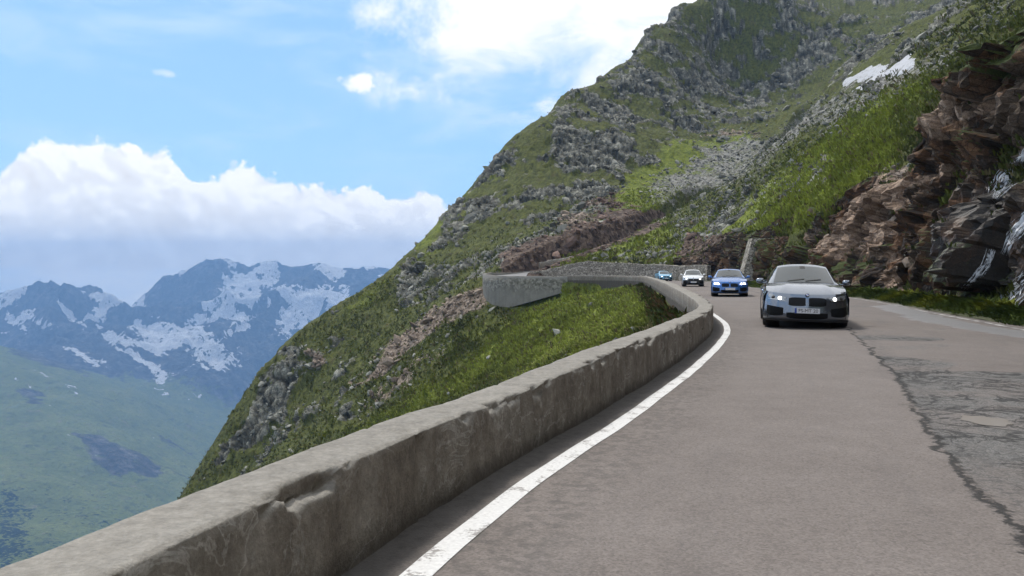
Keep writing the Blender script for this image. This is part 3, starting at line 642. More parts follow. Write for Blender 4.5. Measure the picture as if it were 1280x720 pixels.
def dense_road():
    rd = cat_rom(STN[2:20], .25); n = len(rd); nx = 56
    V = np.zeros((n, nx, 3)); A = np.zeros((n, nx, 4)); B = np.zeros((n, nx, 4))
    jy = np.array([-10, 0, 4.25, 5.7, 9.6, 17.9, 26, 40, 60, 110, 130]); jx = np.array([-1.5, 1.1, 2.55, 3.07, 4.62, 7.55, 9.9, 13.2, 17.2, 23.5, 10])
    for i, r in enumerate(rd):
        a = r[0:2]; b = r[2:4]; w = np.linalg.norm(b-a); d = (b-a)/w
        s = np.linspace(-.25, w+.35, nx)
        p = a[None]+d[None]*s[:, None]
        V[i, :, :2] = p; V[i, :, 2] = r[4] - .03*np.abs(s/w-.5)*2
        A[i, :, 0] = s/10; A[i, :, 1] = i/n
        A[i, :, 2] = np.clip((p[:, 0]-np.interp(p[:, 1], jy, jx))/10+.5, 0, 1)
    Vf = V.reshape(-1, 3).astype(np.float32)
    x, y = Vf[:, 0], Vf[:, 1]
    # runoff path, (x, y) points from the foot of the cliff across the lane
    wp = [(15.2, 31), (13.9, 29.5), (12.6, 25.5), (11.3, 21.5), (10.6, 18), (10.4, 15.5), (9.6, 12.5), (9.3, 10)]
    dm = np.full(len(x), 1e9)
    for (x0, y0), (x1, y1) in zip(wp[:-1], wp[1:]):
        t = np.clip(((x-x0)*(x1-x0)+(y-y0)*(y1-y0))/((x1-x0)**2+(y1-y0)**2), 0, 1)
        dm = np.minimum(dm, np.hypot(x-x0-t*(x1-x0), y-y0-t*(y1-y0)))
    A = A.reshape(-1, 4); A[:, 3] = sst(dm, 1.05, .1)
    brk = np.zeros(len(x))
    for cx, cy, rx, ry in ((10.2, 13.6, .8, .5), (8.7, 12.2, .7, .45), (4.3, 6.6, 1.5, 1.9), (5.3, 9.3, 1.7, 1.0), (6.3, 8.0, 1.4, 1.6), (4.0, 4.6, 1.2, 1.3), (7.3, 15.2, .9, .7), (5.4, 11.2, .6, .8)):
        brk = np.maximum(brk, sst(np.hypot((x-cx)/rx, (y-cy)/ry), 1.25, .35))
    B = np.stack([brk]*3+[np.ones(len(x))], 1)
    Vf[:, 2] -= (.012*brk*(fbm(Vf, 1.5, 3, 7)+.6)).astype(np.float32)
    pr_ = np.hypot((x-4.03)/.30, (y-6.78)/.46); flat_ = sst(pr_, 1.4, .9).astype(np.float32); Vf[:, 2] = Vf[:, 2]*(1-flat_)+(-.014)*flat_
    mk('road', Vf, gridf(n, nx)[:, ::-1], M_ROAD, attrs={'rd': A, 'rd2': B}, kind='structure')
    rd2 = cat_rom(STN[18:], .6); V2 = []
    for r in rd2:
        for f in (0, .5, 1): V2.append((*(r[0:2]+(r[2:4]-r[0:2])*f), r[4]+.004))
    mk('road', V2, gridf(len(rd2), 3)[:, ::-1], M_ROAD, kind='structure')
    rd3 = cat_rom(STN[:3], 1.); V3 = []
    for r in rd3:
        for f in (0, .5, 1): V3.append((*(r[0:2]+(r[2:4]-r[0:2])*f), r[4]-.004))
    mk('road', V3, gridf(len(rd3), 3)[:, ::-1], M_ROAD, kind='structure')
dense_road()
def m_line(g):
    p = g.pos(); n = g.noise(p, 5, 6, .7); n2 = g.noise(p, 45, 3)
    f = g.ss(g.m('ADD', n, g.m('MULTIPLY', g.m('SUBTRACT', n2, .5), .5)), .33, .47)
    col = g.mix(f, (.26, .245, .235), g.ramp(n2, [(.3, (.55, .545, .54)), (.7, (.68, .675, .665))]))
    return {'Base Color': col, 'Roughness': .7, 'Normal': g.bump(n2, .3, .01)}
M_LINE = mat('worn white road paint', m_line)
def line(side, o0, o1, s0, s1, m, dz=.004):
    rd = cat_rom(STN[s0:s1], .2); V = []
    for k, r in enumerate(rd):
        a = r[0:2]; b = r[2:4]; w = np.linalg.norm(b-a); d = (b-a)/w
        j = .004*math.sin(k*.37)+.003*math.sin(k*1.1)
        for f in (0, .33, .67, 1):
            s = (o0+(o1-o0)*f) if side == 'L' else w-(o0+(o1-o0)*f)
            p = a+d*(s+(j if f in (0, 1) else 0)); V.append((p[0], p[1], r[4]-.03*abs(s/w-.5)*2+dz))
    return mk('road_edge_line', V, gridf(len(rd), 4)[:, ::-1], m, kind='structure')
line('L', .24, .375, 2, 17, M_LINE)
def m_line2(g):
    p = g.pos(); n = g.noise(p, 2.2, 6, .7); n2 = g.noise(p, 45, 3)
    f = g.ss(n, .44, .60)
    return {'Base Color': g.mix(f, (.16, .145, .14), (.52, .51, .49)), 'Roughness': .8}
line('R', .12, .24, 5, 14, mat('nearly worn off road paint', m_line2))
# puddle in the broken lane
rs = np.random.RandomState(3)
an = np.linspace(0, 2*math.pi, 40, endpoint=False)
pd = [(4.02+.165*math.cos(t)*(1+.16*math.sin(2*t+1)+.10*math.sin(5*t)+.05*math.sin(9*t)), 6.78+.25*math.sin(t)*(1+.12*math.cos(3*t)+.08*math.sin(7*t)), -.009) for t in an]
mk('puddle', [(4.03, 6.78, -.009)]+pd, [(0, 1+i, 1+(i+1) % 40) for i in range(40)], mat('puddle water', **{'Base Color': (.34, .31, .28), 'Roughness': .10, 'Specular IOR Level': .6}), kind='structure')

# ------------------------------------------------------------------ walls
def m_concrete(g):
    p = g.pos(); nz = g.sep(g.n('ShaderNodeNewGeometry', out=1))[2]
    n1 = g.noise(p, 1.1, 6, .62); n2 = g.noise(p, 7, 6, .68); n3 = g.noise(p, 55, 4, .65)
    pv = g.vm('MULTIPLY', p, (1, 1, .18)); drip = g.noise(pv, 5.5, 6, .65)
    zz = g.sep(p)[2]
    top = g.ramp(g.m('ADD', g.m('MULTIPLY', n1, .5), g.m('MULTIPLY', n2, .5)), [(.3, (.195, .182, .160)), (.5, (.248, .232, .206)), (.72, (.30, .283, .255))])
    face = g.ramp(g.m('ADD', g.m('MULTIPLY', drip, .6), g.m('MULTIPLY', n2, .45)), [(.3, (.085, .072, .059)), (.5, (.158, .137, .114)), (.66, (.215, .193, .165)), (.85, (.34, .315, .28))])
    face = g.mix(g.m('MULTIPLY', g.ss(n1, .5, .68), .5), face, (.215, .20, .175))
    f = g.ss(g.m('ADD', nz, g.m('MULTIPLY', g.m('SUBTRACT', n2, .5), .5)), .35, .75)  # paler top, darker face by normal: stains and shade both in the colour
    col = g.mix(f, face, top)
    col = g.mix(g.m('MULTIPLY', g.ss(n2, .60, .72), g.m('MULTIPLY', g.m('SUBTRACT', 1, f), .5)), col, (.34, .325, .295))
    col = g.mix(g.m('MULTIPLY', g.ss(g.noise(p, 2.8, 6, .72), .60, .70), .55), col, (.07, .066, .055))
    ef_ = g.ss(g.m('ABSOLUTE', g.m('SUBTRACT', g.noise(g.vm('MULTIPLY', p, (1, 1, 1.6)), 1.8, 6, .6, 1.0), .5)), .022, .004)
    col = g.mix(g.m('MULTIPLY', g.m('MULTIPLY', ef_, g.m('SUBTRACT', 1, f)), g.m('MULTIPLY', g.ss(n1, .42, .6), .55)), col, (.36, .345, .315))
    k2 = g.lin(g.noise(p, 18, 4, .7), .25, .75, .72, 1.25); col = g.mul(col, g.comb(k2, k2, k2))
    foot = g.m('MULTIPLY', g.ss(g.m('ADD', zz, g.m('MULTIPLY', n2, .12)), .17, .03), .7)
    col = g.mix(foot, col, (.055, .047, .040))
    k = g.lin(n3, .2, .8, .80, 1.18); col = g.mul(col, g.comb(k, k, k))
    h = g.m('ADD', g.m('MULTIPLY', n2, .7), g.m('MULTIPLY', n3, .35))
    return {'Base Color': col, 'Roughness': .92, 'Specular IOR Level': .2, 'Normal': g.bump(h, .7, .03)}
M_CONC = mat('weathered concrete', m_concrete)
def path_wall(name, pts, hb, ht, thick, m, prof_n=(7, 6, 7), amp=.012, chips=0., zb=None, seed=1, sign=1, tops=None, joints=(), bites=()):
    """a wall along pts (x, y, z): face on the path, body on the left of travel when sign = 1"""
    pts = np.array(pts, float); n = len(pts)
    T = np.gradient(pts[:, :2], axis=0); T /= np.linalg.norm(T, axis=1, keepdims=True); N = np.stack([-T[:, 1], T[:, 0]], 1)*sign
    s = np.concatenate([[0], np.cumsum(np.linalg.norm(np.diff(pts[:, :2], axis=0), axis=1))])
    a, b, c = prof_n
    pr = [(0, t, 0) for t in 1-(1-np.linspace(0, 1, a))**1.7]+[(t, 1, 1) for t in np.linspace(0, 1, b+2)[1:-1]**1.35]+[(1, t, 2) for t in np.linspace(1, 0, c)]
    V = np.zeros((n, len(pr), 3))
    for j, (o, h, k) in enumerate(pr):
        hb_i = hb if np.ndim(hb) == 0 else np.asarray(hb); ht_i = ht if np.ndim(ht) == 0 else np.asarray(ht)
        zz = pts[:, 2]-hb_i+(hb_i+ht_i)*h
        V[:, j, :2] = pts[:, :2]+N*(o*thick)[..., None] if np.ndim(thick) else pts[:, :2]+N*(o*thick)
        V[:, j, 2] = zz
    Vf = V.reshape(-1, 3).astype(np.float32)
    S = np.repeat(s, len(pr)); J = np.tile(np.arange(len(pr)), n)
    # undulation, roughness
    d1 = fbm(Vf, 1.3, 4, seed)*amp*1.6+fbm(Vf, 6, 4, seed+9)*amp
    nn = np.repeat(N, len(pr), 0)
    side = np.array([-1 if k == 0 else (1 if k == 2 else 0) for _, _, k in pr])[J]
    Vf[:, :2] += nn*(side*d1)[:, None]
    topm = np.array([h for _, h, _ in pr])[J]
    Vf[:, 2] += topm*(fbm(np.stack([S, S*0, S*0], 1).astype(np.float32), .35, 3, seed+3)*amp*2.2+d1*.5)
    # worn, chipped arrises
    corner = np.isin(J, (a-1, a-2, a, a+1))
    Hh_ = np.repeat(np.broadcast_to(np.asarray(hb)+np.asarray(ht), (n,)), len(pr)); Tt_ = np.repeat(np.broadcast_to(np.asarray(thick), (n,)), len(pr))
    di = np.hypot(np.array([o for o, _, _ in pr])[J]*Tt_, (1-topm)*Hh_)
    big = sum(np.exp(-((S-b0)/bw)**2)*bs for b0, bw, bs in bites) if bites else 0
    nb_ = fbm(Vf, 5.5, 5, seed+5)*1.5+fbm(Vf, 1.2, 2, seed+6)*.8
    ch = np.clip(nb_*1.1-.10+big*(.25+1.3*np.clip(fbm(Vf, 9., 4, seed+15)*1.4+.35, 0, 1)), 0, 1.1)*chips*np.exp(-(di/(.05+.05*np.minimum(big, 1)))**2)+.016*np.exp(-(di/.02)**2)
    Vf[:, 2] -= ch*.62; Vf[:, :2] += nn*(ch*.62)[:, None]
    out = np.isin(J, (a+b,)); Vf[out, 2] -= .015; Vf[out, :2] -= nn[out]*.012
    for js in joints:
        m_ = np.exp(-((S-js)/.022)**2); Vf[:, :2] -= nn*(side*m_*.03)[:, None]; Vf[:, 2] -= topm*m_*.012
    F = gridf(n, len(pr))
    if sign < 0: F = F[:, ::-1]
    Vf = np.concatenate([Vf]); k = len(pr)
    o = mk(name, Vf, F, m)
    # end caps
    import bmesh
    bm = bmesh.new(); bm.from_mesh(o.data); bm.verts.ensure_lookup_table()
    for r in (0, n-1):
        vs = [bm.verts[r*k+j] for j in range(k)]
        try: bm.faces.new(vs if (r == 0) == (sign > 0) else vs[::-1])
        except Exception: pass
    bm.to_mesh(o.data); bm.free()
    return o
def edge_path(s0, s1, side, off, per, z=0.):
    rd = cat_rom(STN[s0:s1], per); out = []
    for r in rd:
        a = r[0:2]; b = r[2:4]; d = (b-a)/np.linalg.norm(b-a)
        p = a-d*off if side == 'L' else b+d*off
        out.append((p[0], p[1], r[4]+z))
    return out
pp = edge_path(2, 17, 'L', 0., .035)
pa_ = np.array(pp); ss_ = np.concatenate([[0], np.cumsum(np.linalg.norm(np.diff(pa_[:, :2], axis=0), axis=1))])
def s_y(v): return float(np.interp(v, pa_[:, 1], ss_))
hh = np.interp(pa_[:, 1], [-10, 3, 5, 8, 13, 18, 25, 40, 120], [.42, .42, .40, .47, .48, .48, .50, .62, .75])
th = np.interp(pa_[:, 1], [-10, 4, 18, 24, 40], [.34, .34, .34, .42, .5])
hbw = np.interp(pa_[:, 1], [0, 20, 30, 40, 118], [.6, .8, 1.4, 1.6, 1.3])
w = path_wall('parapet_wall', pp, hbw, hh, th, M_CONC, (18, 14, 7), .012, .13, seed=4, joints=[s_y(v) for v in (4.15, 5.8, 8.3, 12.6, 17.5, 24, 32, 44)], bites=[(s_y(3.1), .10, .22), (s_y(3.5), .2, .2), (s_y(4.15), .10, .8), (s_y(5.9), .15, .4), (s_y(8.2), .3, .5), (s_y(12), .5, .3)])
tag(w, 'long low weathered concrete parapet running along the left road edge from the foreground into the bend', 'wall')

def m_stone(g):
    p = g.pos()
    n1 = g.noise(p, .8, 5, .6); n2 = g.noise(p, 6, 5, .65)
    v = g.n('ShaderNodeTexVoronoi', {'Vector': g.vm('MULTIPLY', p, (1, 1, 1.5)), 'Scale': 2.6}, out=1); vs = g.sep(v)[0]
    de = g.vor(g.vm('MULTIPLY', p, (1, 1, 1.5)), 2.6, 'DISTANCE_TO_EDGE')
    col = g.ramp(g.m('ADD', g.m('MULTIPLY', vs, .6), g.m('MULTIPLY', n2, .4)), [(.2, (.22, .20, .165)), (.55, (.36, .332, .282)), (.9, (.50, .465, .405))])
    col = g.mix(g.ss(de, .09, .02), col, (.085, .076, .062))
    col = g.mix(g.m('MULTIPLY', g.ss(n1, .55, .7), .4), col, (.10, .105, .06))
    return {'Base Color': col, 'Roughness': .95, 'Specular IOR Level': .15, 'Normal': g.bump(g.ss(de, 0, .12), .8, .08)}
M_STONE = mat('dry stone masonry', m_stone)
def m_ret(g):
    p = g.pos(); n1 = g.noise(p, .5, 6, .65); n2 = g.noise(p, 2.5, 5, .7); dr = g.noise(g.vm('MULTIPLY', p, (1, 1, .2)), 1.6, 5, .65)
    zz = g.sep(p)[2]
    lo = g.ramp(g.m('ADD', g.m('MULTIPLY', dr, .5), g.m('MULTIPLY', n1, .5)), [(.3, (.15, .14, .12)), (.5, (.215, .203, .178)), (.75, (.29, .276, .245))])
    v = g.sep(g.vor(p, 3.4, 'F1', 1))[0]
    up = g.ramp(g.m('ADD', g.m('MULTIPLY', v, .55), g.m('MULTIPLY', n2, .45)), [(.25, (.125, .117, .098)), (.5, (.20, .188, .16)), (.8, (.30, .283, .25))])
    f = g.ss(g.m('ADD', zz, g.m('MULTIPLY', g.m('SUBTRACT', n1, .5), 3.5)), -2.2, -.9)
    col = g.mix(f, lo, up)
    col = g.mix(g.ss(zz, .22, .34), col, (.20, .19, .17))
    return {'Base Color': col, 'Roughness': .95, 'Specular IOR Level': .15, 'Normal': g.bump(n2, .6, .15)}
hp = edge_path(16, 23, 'L', .05, .25)
hpa = np.array(hp)
hb_ = np.interp(np.arange(len(hp))/len(hp), [0, .12, .3, .5, .62, .8, 1], [1.6, 3.0, 5.0, 6.2, 5.6, 3.0, 1.2])
rw = path_wall('hairpin_retaining_wall', hp, hb_, np.interp(np.arange(len(hp))/len(hp), [0, .6, .75, 1], [.55, .6, .2, -.3]), .55, mat('patched concrete and stone', m_ret), (16, 4, 6), .05, .1, seed=14)
tag(rw, 'tall rounded pale retaining wall carrying the hairpin bend above the grassy bowl', 'wall')
sp = edge_path(14, 19, 'R', .7, .25)
spa = np.array(sp); nsp = len(sp)
Ug, Vg = proj(spa)
hs_ = np.interp(Ug, [640, 662, 712, 735, 780, 817, 850], [.5, 1.0, 2.6, 3.0, 2.7, 2.4, 2.2])
sw = path_wall('stone_retaining_wall', sp, .5, hs_, .7, M_STONE, (12, 4, 5), .06, .2, seed=24, sign=-1)
tag(sw, 'dry stone retaining wall between the lower road and the grass bank, behind the farthest car', 'wall')
up_ = edge_path(21, 27, 'R', .1, .4)
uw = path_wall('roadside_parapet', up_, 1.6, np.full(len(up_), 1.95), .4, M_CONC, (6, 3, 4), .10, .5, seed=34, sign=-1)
tag(uw, 'thin low concrete parapet rising diagonally up the slope beside the upper road', 'wall')
# sloping masonry buttress in the cutting, behind the second car
bi_ = int(np.argmin(np.abs(RD[:, 3]-76)))
c0 = np.array([*RR[bi_], 0.]); nr = np.array([RT[bi_, 1], -RT[bi_, 0], 0.]); tg = np.array([*RT[bi_], 0.])
nV, mU = 14, 8; V = []
for side in (0, 1):
    for a in range(nV):
        f = a/(nV-1)
        for b in range(mU):
            gq = b/(mU-1)
            e = .35+f*1.25+side*2.0; hgt = f*4.6
            V.append(c0+nr*e+tg*(-1.9+gq*2.5+f*.5)+np.array([0, 0, hgt-.2]))
F = gridf(nV, mU).tolist(); F2 = (gridf(nV, mU)[:, ::-1]+nV*mU).tolist(); k = nV*mU
for a in range(nV-1):
    F2.append([a*mU, (a+1)*mU, k+(a+1)*mU, k+a*mU]); F2.append([a*mU+mU-1, k+a*mU+mU-1, k+(a+1)*mU+mU-1, (a+1)*mU+mU-1])
for b in range(mU-1): F2.append([(nV-1)*mU+b, (nV-1)*mU+b+1, k+(nV-1)*mU+b+1, k+(nV-1)*mU+b])
V = np.array(V, np.float32); V += (fbm(V, 1.5, 3, 3)*.05)[:, None]
bt = mk('stone_buttress', V, F+F2, M_STONE, smooth=False)
tag(bt, 'sloping grey masonry buttress set in the rock cutting above the blue car', 'buttress')
# haze: the air between here and the far range
def build_haze():
    x0, x1, y0, y1, z0, z1 = -7600, 7600, -900, 7800, -1251, 285
    V = [(x, y, z) for z in (z0, z1) for y in (y0, y1) for x in (x0, x1)]
    F = [(0, 2, 3, 1), (4, 5, 7, 6), (0, 1, 5, 4), (2, 6, 7, 3), (0, 4, 6, 2), (1, 3, 7, 5)]
    m = bpy.data.materials.new('air'); m.use_nodes = True; g = G(m.node_tree)
    v = g.n('ShaderNodeVolumePrincipled', {'Color': (.29, .55, 1.0), 'Density': 1.6e-4, 'Anisotropy': .0})
    g.n('ShaderNodeOutputMaterial', {'Volume': v})
    mk('haze', V, F, m, smooth=False, kind='stuff')
build_haze()
# ------------------------------------------------------------------ the rock cutting on the uphill side of the road
def m_cliff(g):
    p = g.pos(); nz = g.sep(g.n('ShaderNodeNewGeometry', out=1))[2]
    c = g.n('ShaderNodeSeparateColor', {0: g.attr('cl')}, out=None); TAN, MOSS, WET = c.outputs; ED = g.attr('cl', 'Alpha')
    n0 = g.noise(p, .28, 5, .6); n1 = g.noise(p, 1.2, 6, .65); n2 = g.noise(p, 5.5, 5, .65); n3 = g.noise(p, 24, 4, .6)
    pb = g.vm('MULTIPLY', g.n('ShaderNodeVectorRotate', {'Vector': p, 'Angle': R_(22)}, rotation_type='Y_AXIS'), (.6, .6, 2.6)); bed = g.noise(pb, .9, 6, .65, .3)
    v = g.sep(g.vor(p, .75, 'F1', 1)); v2 = g.sep(g.vor(p, 2.3, 'F1', 1))
    t = g.m('ADD', g.m('MULTIPLY', v[0], .3), g.m('ADD', g.m('MULTIPLY', n2, .35), g.m('MULTIPLY', bed, .35)))
    dark = g.ramp(t, [(.25, (.019, .014, .011)), (.45, (.068, .049, .036)), (.62, (.142, .102, .072)), (.85, (.27, .215, .165))])
    rust = g.ramp(t, [(.25, (.034, .017, .010)), (.5, (.155, .078, .038)), (.8, (.36, .205, .115))])
    dark = g.mix(g.m('MULTIPLY', g.ss(g.m('ADD', n0, g.m('MULTIPLY', g.m('SUBTRACT', v2[1], .5), .3)), .47, .62), .80), dark, rust)
    tn = g.ramp(g.m('ADD', g.m('MULTIPLY', v2[0], .35), g.m('MULTIPLY', n2, .6)), [(.25, (.13, .088, .060)), (.5, (.34, .235, .165)), (.78, (.54, .41, .31))])
    col = g.mix(g.ss(g.m('ADD', TAN, g.m('ADD', g.m('MULTIPLY', g.m('SUBTRACT', n1, .5), .8), g.m('MULTIPLY', g.m('SUBTRACT', v[1], .5), .5))), .42, .56), dark, tn)
    cr = g.m('MULTIPLY', g.ss(g.vor(p, 2.3, 'DISTANCE_TO_EDGE'), 0, .05, .5, 1), g.lin(ED, 0, 1, .62, 1)); cr2 = g.m('MULTIPLY', g.ss(g.vor(g.vm('MULTIPLY', p, (1, 1, 1.8)), 6.5, 'DISTANCE_TO_EDGE'), 0, .06, .55, 1), g.lin(n3, .25, .75, .65, 1.3)); col = g.mul(col, g.comb(cr, cr, cr)); col = g.mul(col, g.comb(cr2, cr2, cr2))
    gr = g.ramp(g.m('ADD', g.m('MULTIPLY', n2, .6), g.m('MULTIPLY', n3, .4)), [(.3, (.016, .022, .008)), (.5, (.045, .058, .016)), (.75, (.10, .115, .03))])
    ms = g.ss(g.m('ADD', g.m('ADD', MOSS, g.m('MULTIPLY', nz, .42)), g.m('ADD', g.m('MULTIPLY', g.m('SUBTRACT', n1, .5), .9), g.m('MULTIPLY', g.m('SUBTRACT', n2, .5), .6))), .52, .66)
    col = g.mix(ms, col, gr)
    wet = g.ss(g.m('ADD', WET, g.m('MULTIPLY', g.m('SUBTRACT', n1, .5), .9)), .4, .6)
    col = g.mix(g.m('MULTIPLY', wet, .55), col, (.012, .012, .012))
    return {'Base Color': col, 'Roughness': g.lin(wet, 0, 1, .92, .35), 'Specular IOR Level': .3, 'Normal': g.bump(g.m('ADD', n2, g.m('MULTIPLY', n3, .5)), .6, .07)}
M_CLIFF = mat('cutting rock', m_cliff)
ii = (RD[:, 3] > -25) & (np.arange(len(RD)) < IDX_HP-14)
Redge = RR[ii]; Rtan = RT[ii]
sl = np.concatenate([[0], np.cumsum(np.linalg.norm(np.diff(Redge, axis=0), axis=1))])
def r_at(s):
    x = np.interp(s, sl, Redge[:, 0]); y = np.interp(s, sl, Redge[:, 1]); tx = np.interp(s, sl, Rtan[:, 0]); ty = np.interp(s, sl, Rtan[:, 1])
    k = np.hypot(tx, ty); return x, y, ty/k, -tx/k
def s_of_y(y): return float(np.interp(y, Redge[:, 1], sl))
def face(h, y, s):
    """how far behind the road edge the face stands at height h"""
    near = sst(y, 38.5, 35.5); mid = sst(y, 61, 55)*(1-near); far = 1-near-mid
    bul = np.sin(s*.55)*.25+np.sin(s*.21+1)*.4
    en = 1.5+.10*h+bul*.6-.9*sst(y, 27, 35)*sst(h, 5., 6.5)*sst(h, 10.5, 8) + np.maximum(0, h-9.0)*.75 + .7*np.exp(-((h-4.6)/.9)**2)*sst(y, 38, 30)
    em = 1.3+.62*h+bul
    ef = 1.5+.32*h+bul*.8-.35*np.exp(-((h-2.6)/.8)**2)+1.3*np.exp(-((y-69)/6)**2)
    return en*near+em*mid+ef*far
def build_bank(name, y0, y1, ds, hmax, dh, seed):
    s = np.arange(s_of_y(y0), s_of_y(y1), ds); h = np.concatenate([[-.3], np.arange(0, hmax, dh)])
    x0, y0_, nx, ny = r_at(s)
    S, Hh = np.meshgrid(s, h, indexing='ij')
    Yb = np.repeat(y0_[:, None], len(h), 1)
    e = face(Hh, Yb, S)
    X = x0[:, None]+nx[:, None]*e; Y = y0_[:, None]+ny[:, None]*e
    hn = ground(X.ravel(), Y.ravel(), True)[1].reshape(X.shape)
    Z = np.where(Hh > hn, hn+.12-.20*(Hh-hn), Hh)
    top = sst(Hh-hn, -.6, .5)                       # 1 once over the lip
    V = np.stack([X.ravel(), Y.ravel(), Z.ravel()], 1).astype(np.float32)
    # blocky relief, pushed out of the face
    Q = V*np.array([1, 1, .92], np.float32)+fbm(V, .3, 3, seed)[:, None]*.35
    f1, e1 = facets(Q, 1/3.2, seed+1, 2.6, .55); f2, e2 = facets(Q, 1/1.3, seed+2, 2.6, .5); f3, e3 = facets(Q, 1/.5, seed+3, 2.4, .5); f4, e4 = facets(Q, 1/.22, seed+4, 2., .6)
    d = f1*1.15+f2*.60+f3*.24+f4*.10+fbm(V, .18, 3, seed+6)*.8-(1-sst(e1, 0, .10))*.25-(1-sst(e2, 0, .10))*.08
    tp = top.ravel(); d = d*(1-.75*tp)*(sst(Hh.ravel(), -.3, 1.0)*.75+.25)
    U_, V_ = proj(V)
    U_ += fbm(V, .5, 3, 81)*12; V_ += fbm(V, .5, 3, 82)*12
    nx_ = np.repeat(nx, len(h)); ny_ = np.repeat(ny, len(h))
    nearw_ = sst(V[:, 1], 37.5, 34)
    V[:, 0] -= nx_*d*.92; V[:, 1] -= ny_*d*.92; V[:, 2] += d*.25*sst(Hh.ravel(), .5, 2)
    def A(poly, soft=10): return sst(poly_sd(U_, V_, poly), -soft, soft)
    tanm = np.maximum.reduce([A([(1040, 300), (1075, 262), (1098, 215), (1135, 205), (1142, 255), (1135, 300), (1100, 320), (1045, 322)]), A([(1142, 235), (1175, 215), (1200, 200), (1215, 215), (1180, 245), (1150, 262)])*.8, A([(1095, 350), (1115, 325), (1140, 320), (1135, 368), (1100, 368)])*.75, A([(1165, 140), (1210, 115), (1262, 110), (1262, 125), (1215, 150), (1180, 175)])*.62, A([(1060, 345), (1090, 340), (1085, 365), (1062, 365)])*.5, A([(985, 290), (1010, 285), (1008, 302), (990, 302)])*.7,
                              A([(855, 345), (855, 300), (880, 296), (880, 345)])*.35])
    moss = .16+.30*fbm(V, .22, 3, 60)+.42*tp+.22*A([(1200, 160), (1280, 150), (1280, 210), (1200, 215)])+.30*A([(1210, 86), (1260, 60), (1290, 100), (1250, 112)])+.25*A([(1200, 300), (1290, 330), (1290, 400), (1180, 380)])+.30*A([(1040, 320), (1100, 318), (1095, 372), (1040, 372)])+.25*A([(930, 310), (1040, 300), (1040, 370), (930, 370)])-.5*tanm
    wet = np.maximum(A([(1225, 240), (1300, 190), (1320, 380), (1230, 370), (1190, 330)], 14)*.75, A([(1170, 330), (1230, 300), (1220, 380), (1160, 380)], 14)*.4)
    wet *= nearw_
    ed = np.minimum(sst(e1, 0, .16), sst(e2, 0, .22))
    al = np.stack([tanm, moss, wet, ed], 1)
    o = mk(name, V, gridf(len(s), len(h))[:, ::-1], M_CLIFF, smooth=False, attrs={'cl': al}, kind='structure')
    return V.reshape(len(s), len(h), 3), s, h
CL1, s1_, h1_ = build_bank('cliff', 2, 39.5, .11, 19, .11, 100)
CL2, s2_, h2_ = build_bank('rock_bank', 37.5, 122, .17, 8.5, .13, 200)

# water running down the cliff: each fall is a bundle of separate thin strands that cling to the rock, part and rejoin
def m_water(g):
    p = g.pos(); n = g.noise(p, 9, 4, .7); t = g.attr('uv_w', 'Fac')
    return {'Base Color': g.mix(n, (.34, .37, .41), (.78, .81, .85)), 'Roughness': .3, 'Alpha': g.m('MULTIPLY', g.ss(g.m('ADD', n, g.m('MULTIPLY', g.m('SUBTRACT', t, .5), .5)), .30, .60), .82)}
M_WATER = mat('falling water', m_water)
from mathutils.bvhtree import BVHTree
bank_tree = BVHTree.FromPolygons([Vector(v) for v in CL1.reshape(-1, 3)], gridf(*CL1.shape[:2]).tolist())
def waterfall(px, wpx, label, ns, seed):
    """px: points down the rock where the water runs, wpx: half widths in metres"""
    rg = np.random.RandomState(seed); V, F, A = [], [], []
    kk = np.linspace(0, 1, len(px))
    for q in range(ns):
        f0 = rg.randn()*.48; t0 = max(0, rg.rand()*.9-.25); t1 = min(1, t0+.22+rg.rand()*.5); n = 16
        t = np.linspace(t0, t1, n); ph = rg.rand(3)*6.28
        uu = np.interp(t, kk, [p[0] for p in px]); vv = np.interp(t, kk, [p[1] for p in px]); ww = np.interp(t, kk, wpx)
        f = f0+.16*np.sin(t*9+ph[0])+.10*np.sin(t*21+ph[1])
        pts = []
        for i in range(n):
            du = ww[i]*f[i]*50
            d = Vector(((uu[i]+du-640)/1000, 1, -(vv[i]+du*.4-340)/1000)).normalized()
            loc, nor, idx, dist = bank_tree.ray_cast(Vector((0, 0, CAMZ)), d)
            if loc is None or loc[1] > 34: pts = []; break
            pts.append(np.array(loc))
        if len(pts) < n: continue
        Pq = np.array(pts)
        for _ in range(2): Pq[1:-1] = (Pq[:-2]+2*Pq[1:-1]+Pq[2:])/4
        T = np.gradient(Pq, axis=0); T /= np.linalg.norm(T, axis=1, keepdims=True)+1e-9
        out = np.array([-.82, -.55, .15]); S = np.cross(T, out); S /= np.linalg.norm(S, axis=1, keepdims=True)+1e-9
        w = (.008+.020*rg.rand()**2)*np.sin(np.linspace(.15, math.pi-.15, n))[:, None]*(1+.5*np.sin(t*40+ph[2]))[:, None]
        c = Pq+out*(.05+.05*rg.rand()); b = len(V)*3
        V.append(np.stack([c-S*w, c+out*w*.5, c+S*w], 1).reshape(-1, 3)); F.append(gridf(n, 3)); A.append(np.full((n*3, 4), rg.rand()))
    off = 0; FF = []
    for v, f in zip(V, F): FF.append(f+off); off += len(v)
    o = mk('waterfall', np.concatenate(V), np.concatenate(FF), M_WATER, attrs={'uv_w': np.concatenate(A)})
    tag(o, label, 'waterfall', 'water running down the cliff')
waterfall([(1296, 185), (1278, 208), (1260, 226), (1243, 248)], (.34, .32, .28, .18), 'broad white cascade highest on the dark wet cliff, at the right edge', 150, 1)
waterfall([(1292, 262), (1277, 282), (1264, 298), (1254, 318)], (.18, .17, .13, .10), 'short white cascade on the wet cliff, between the broad upper fall and the grassy verge', 80, 2)
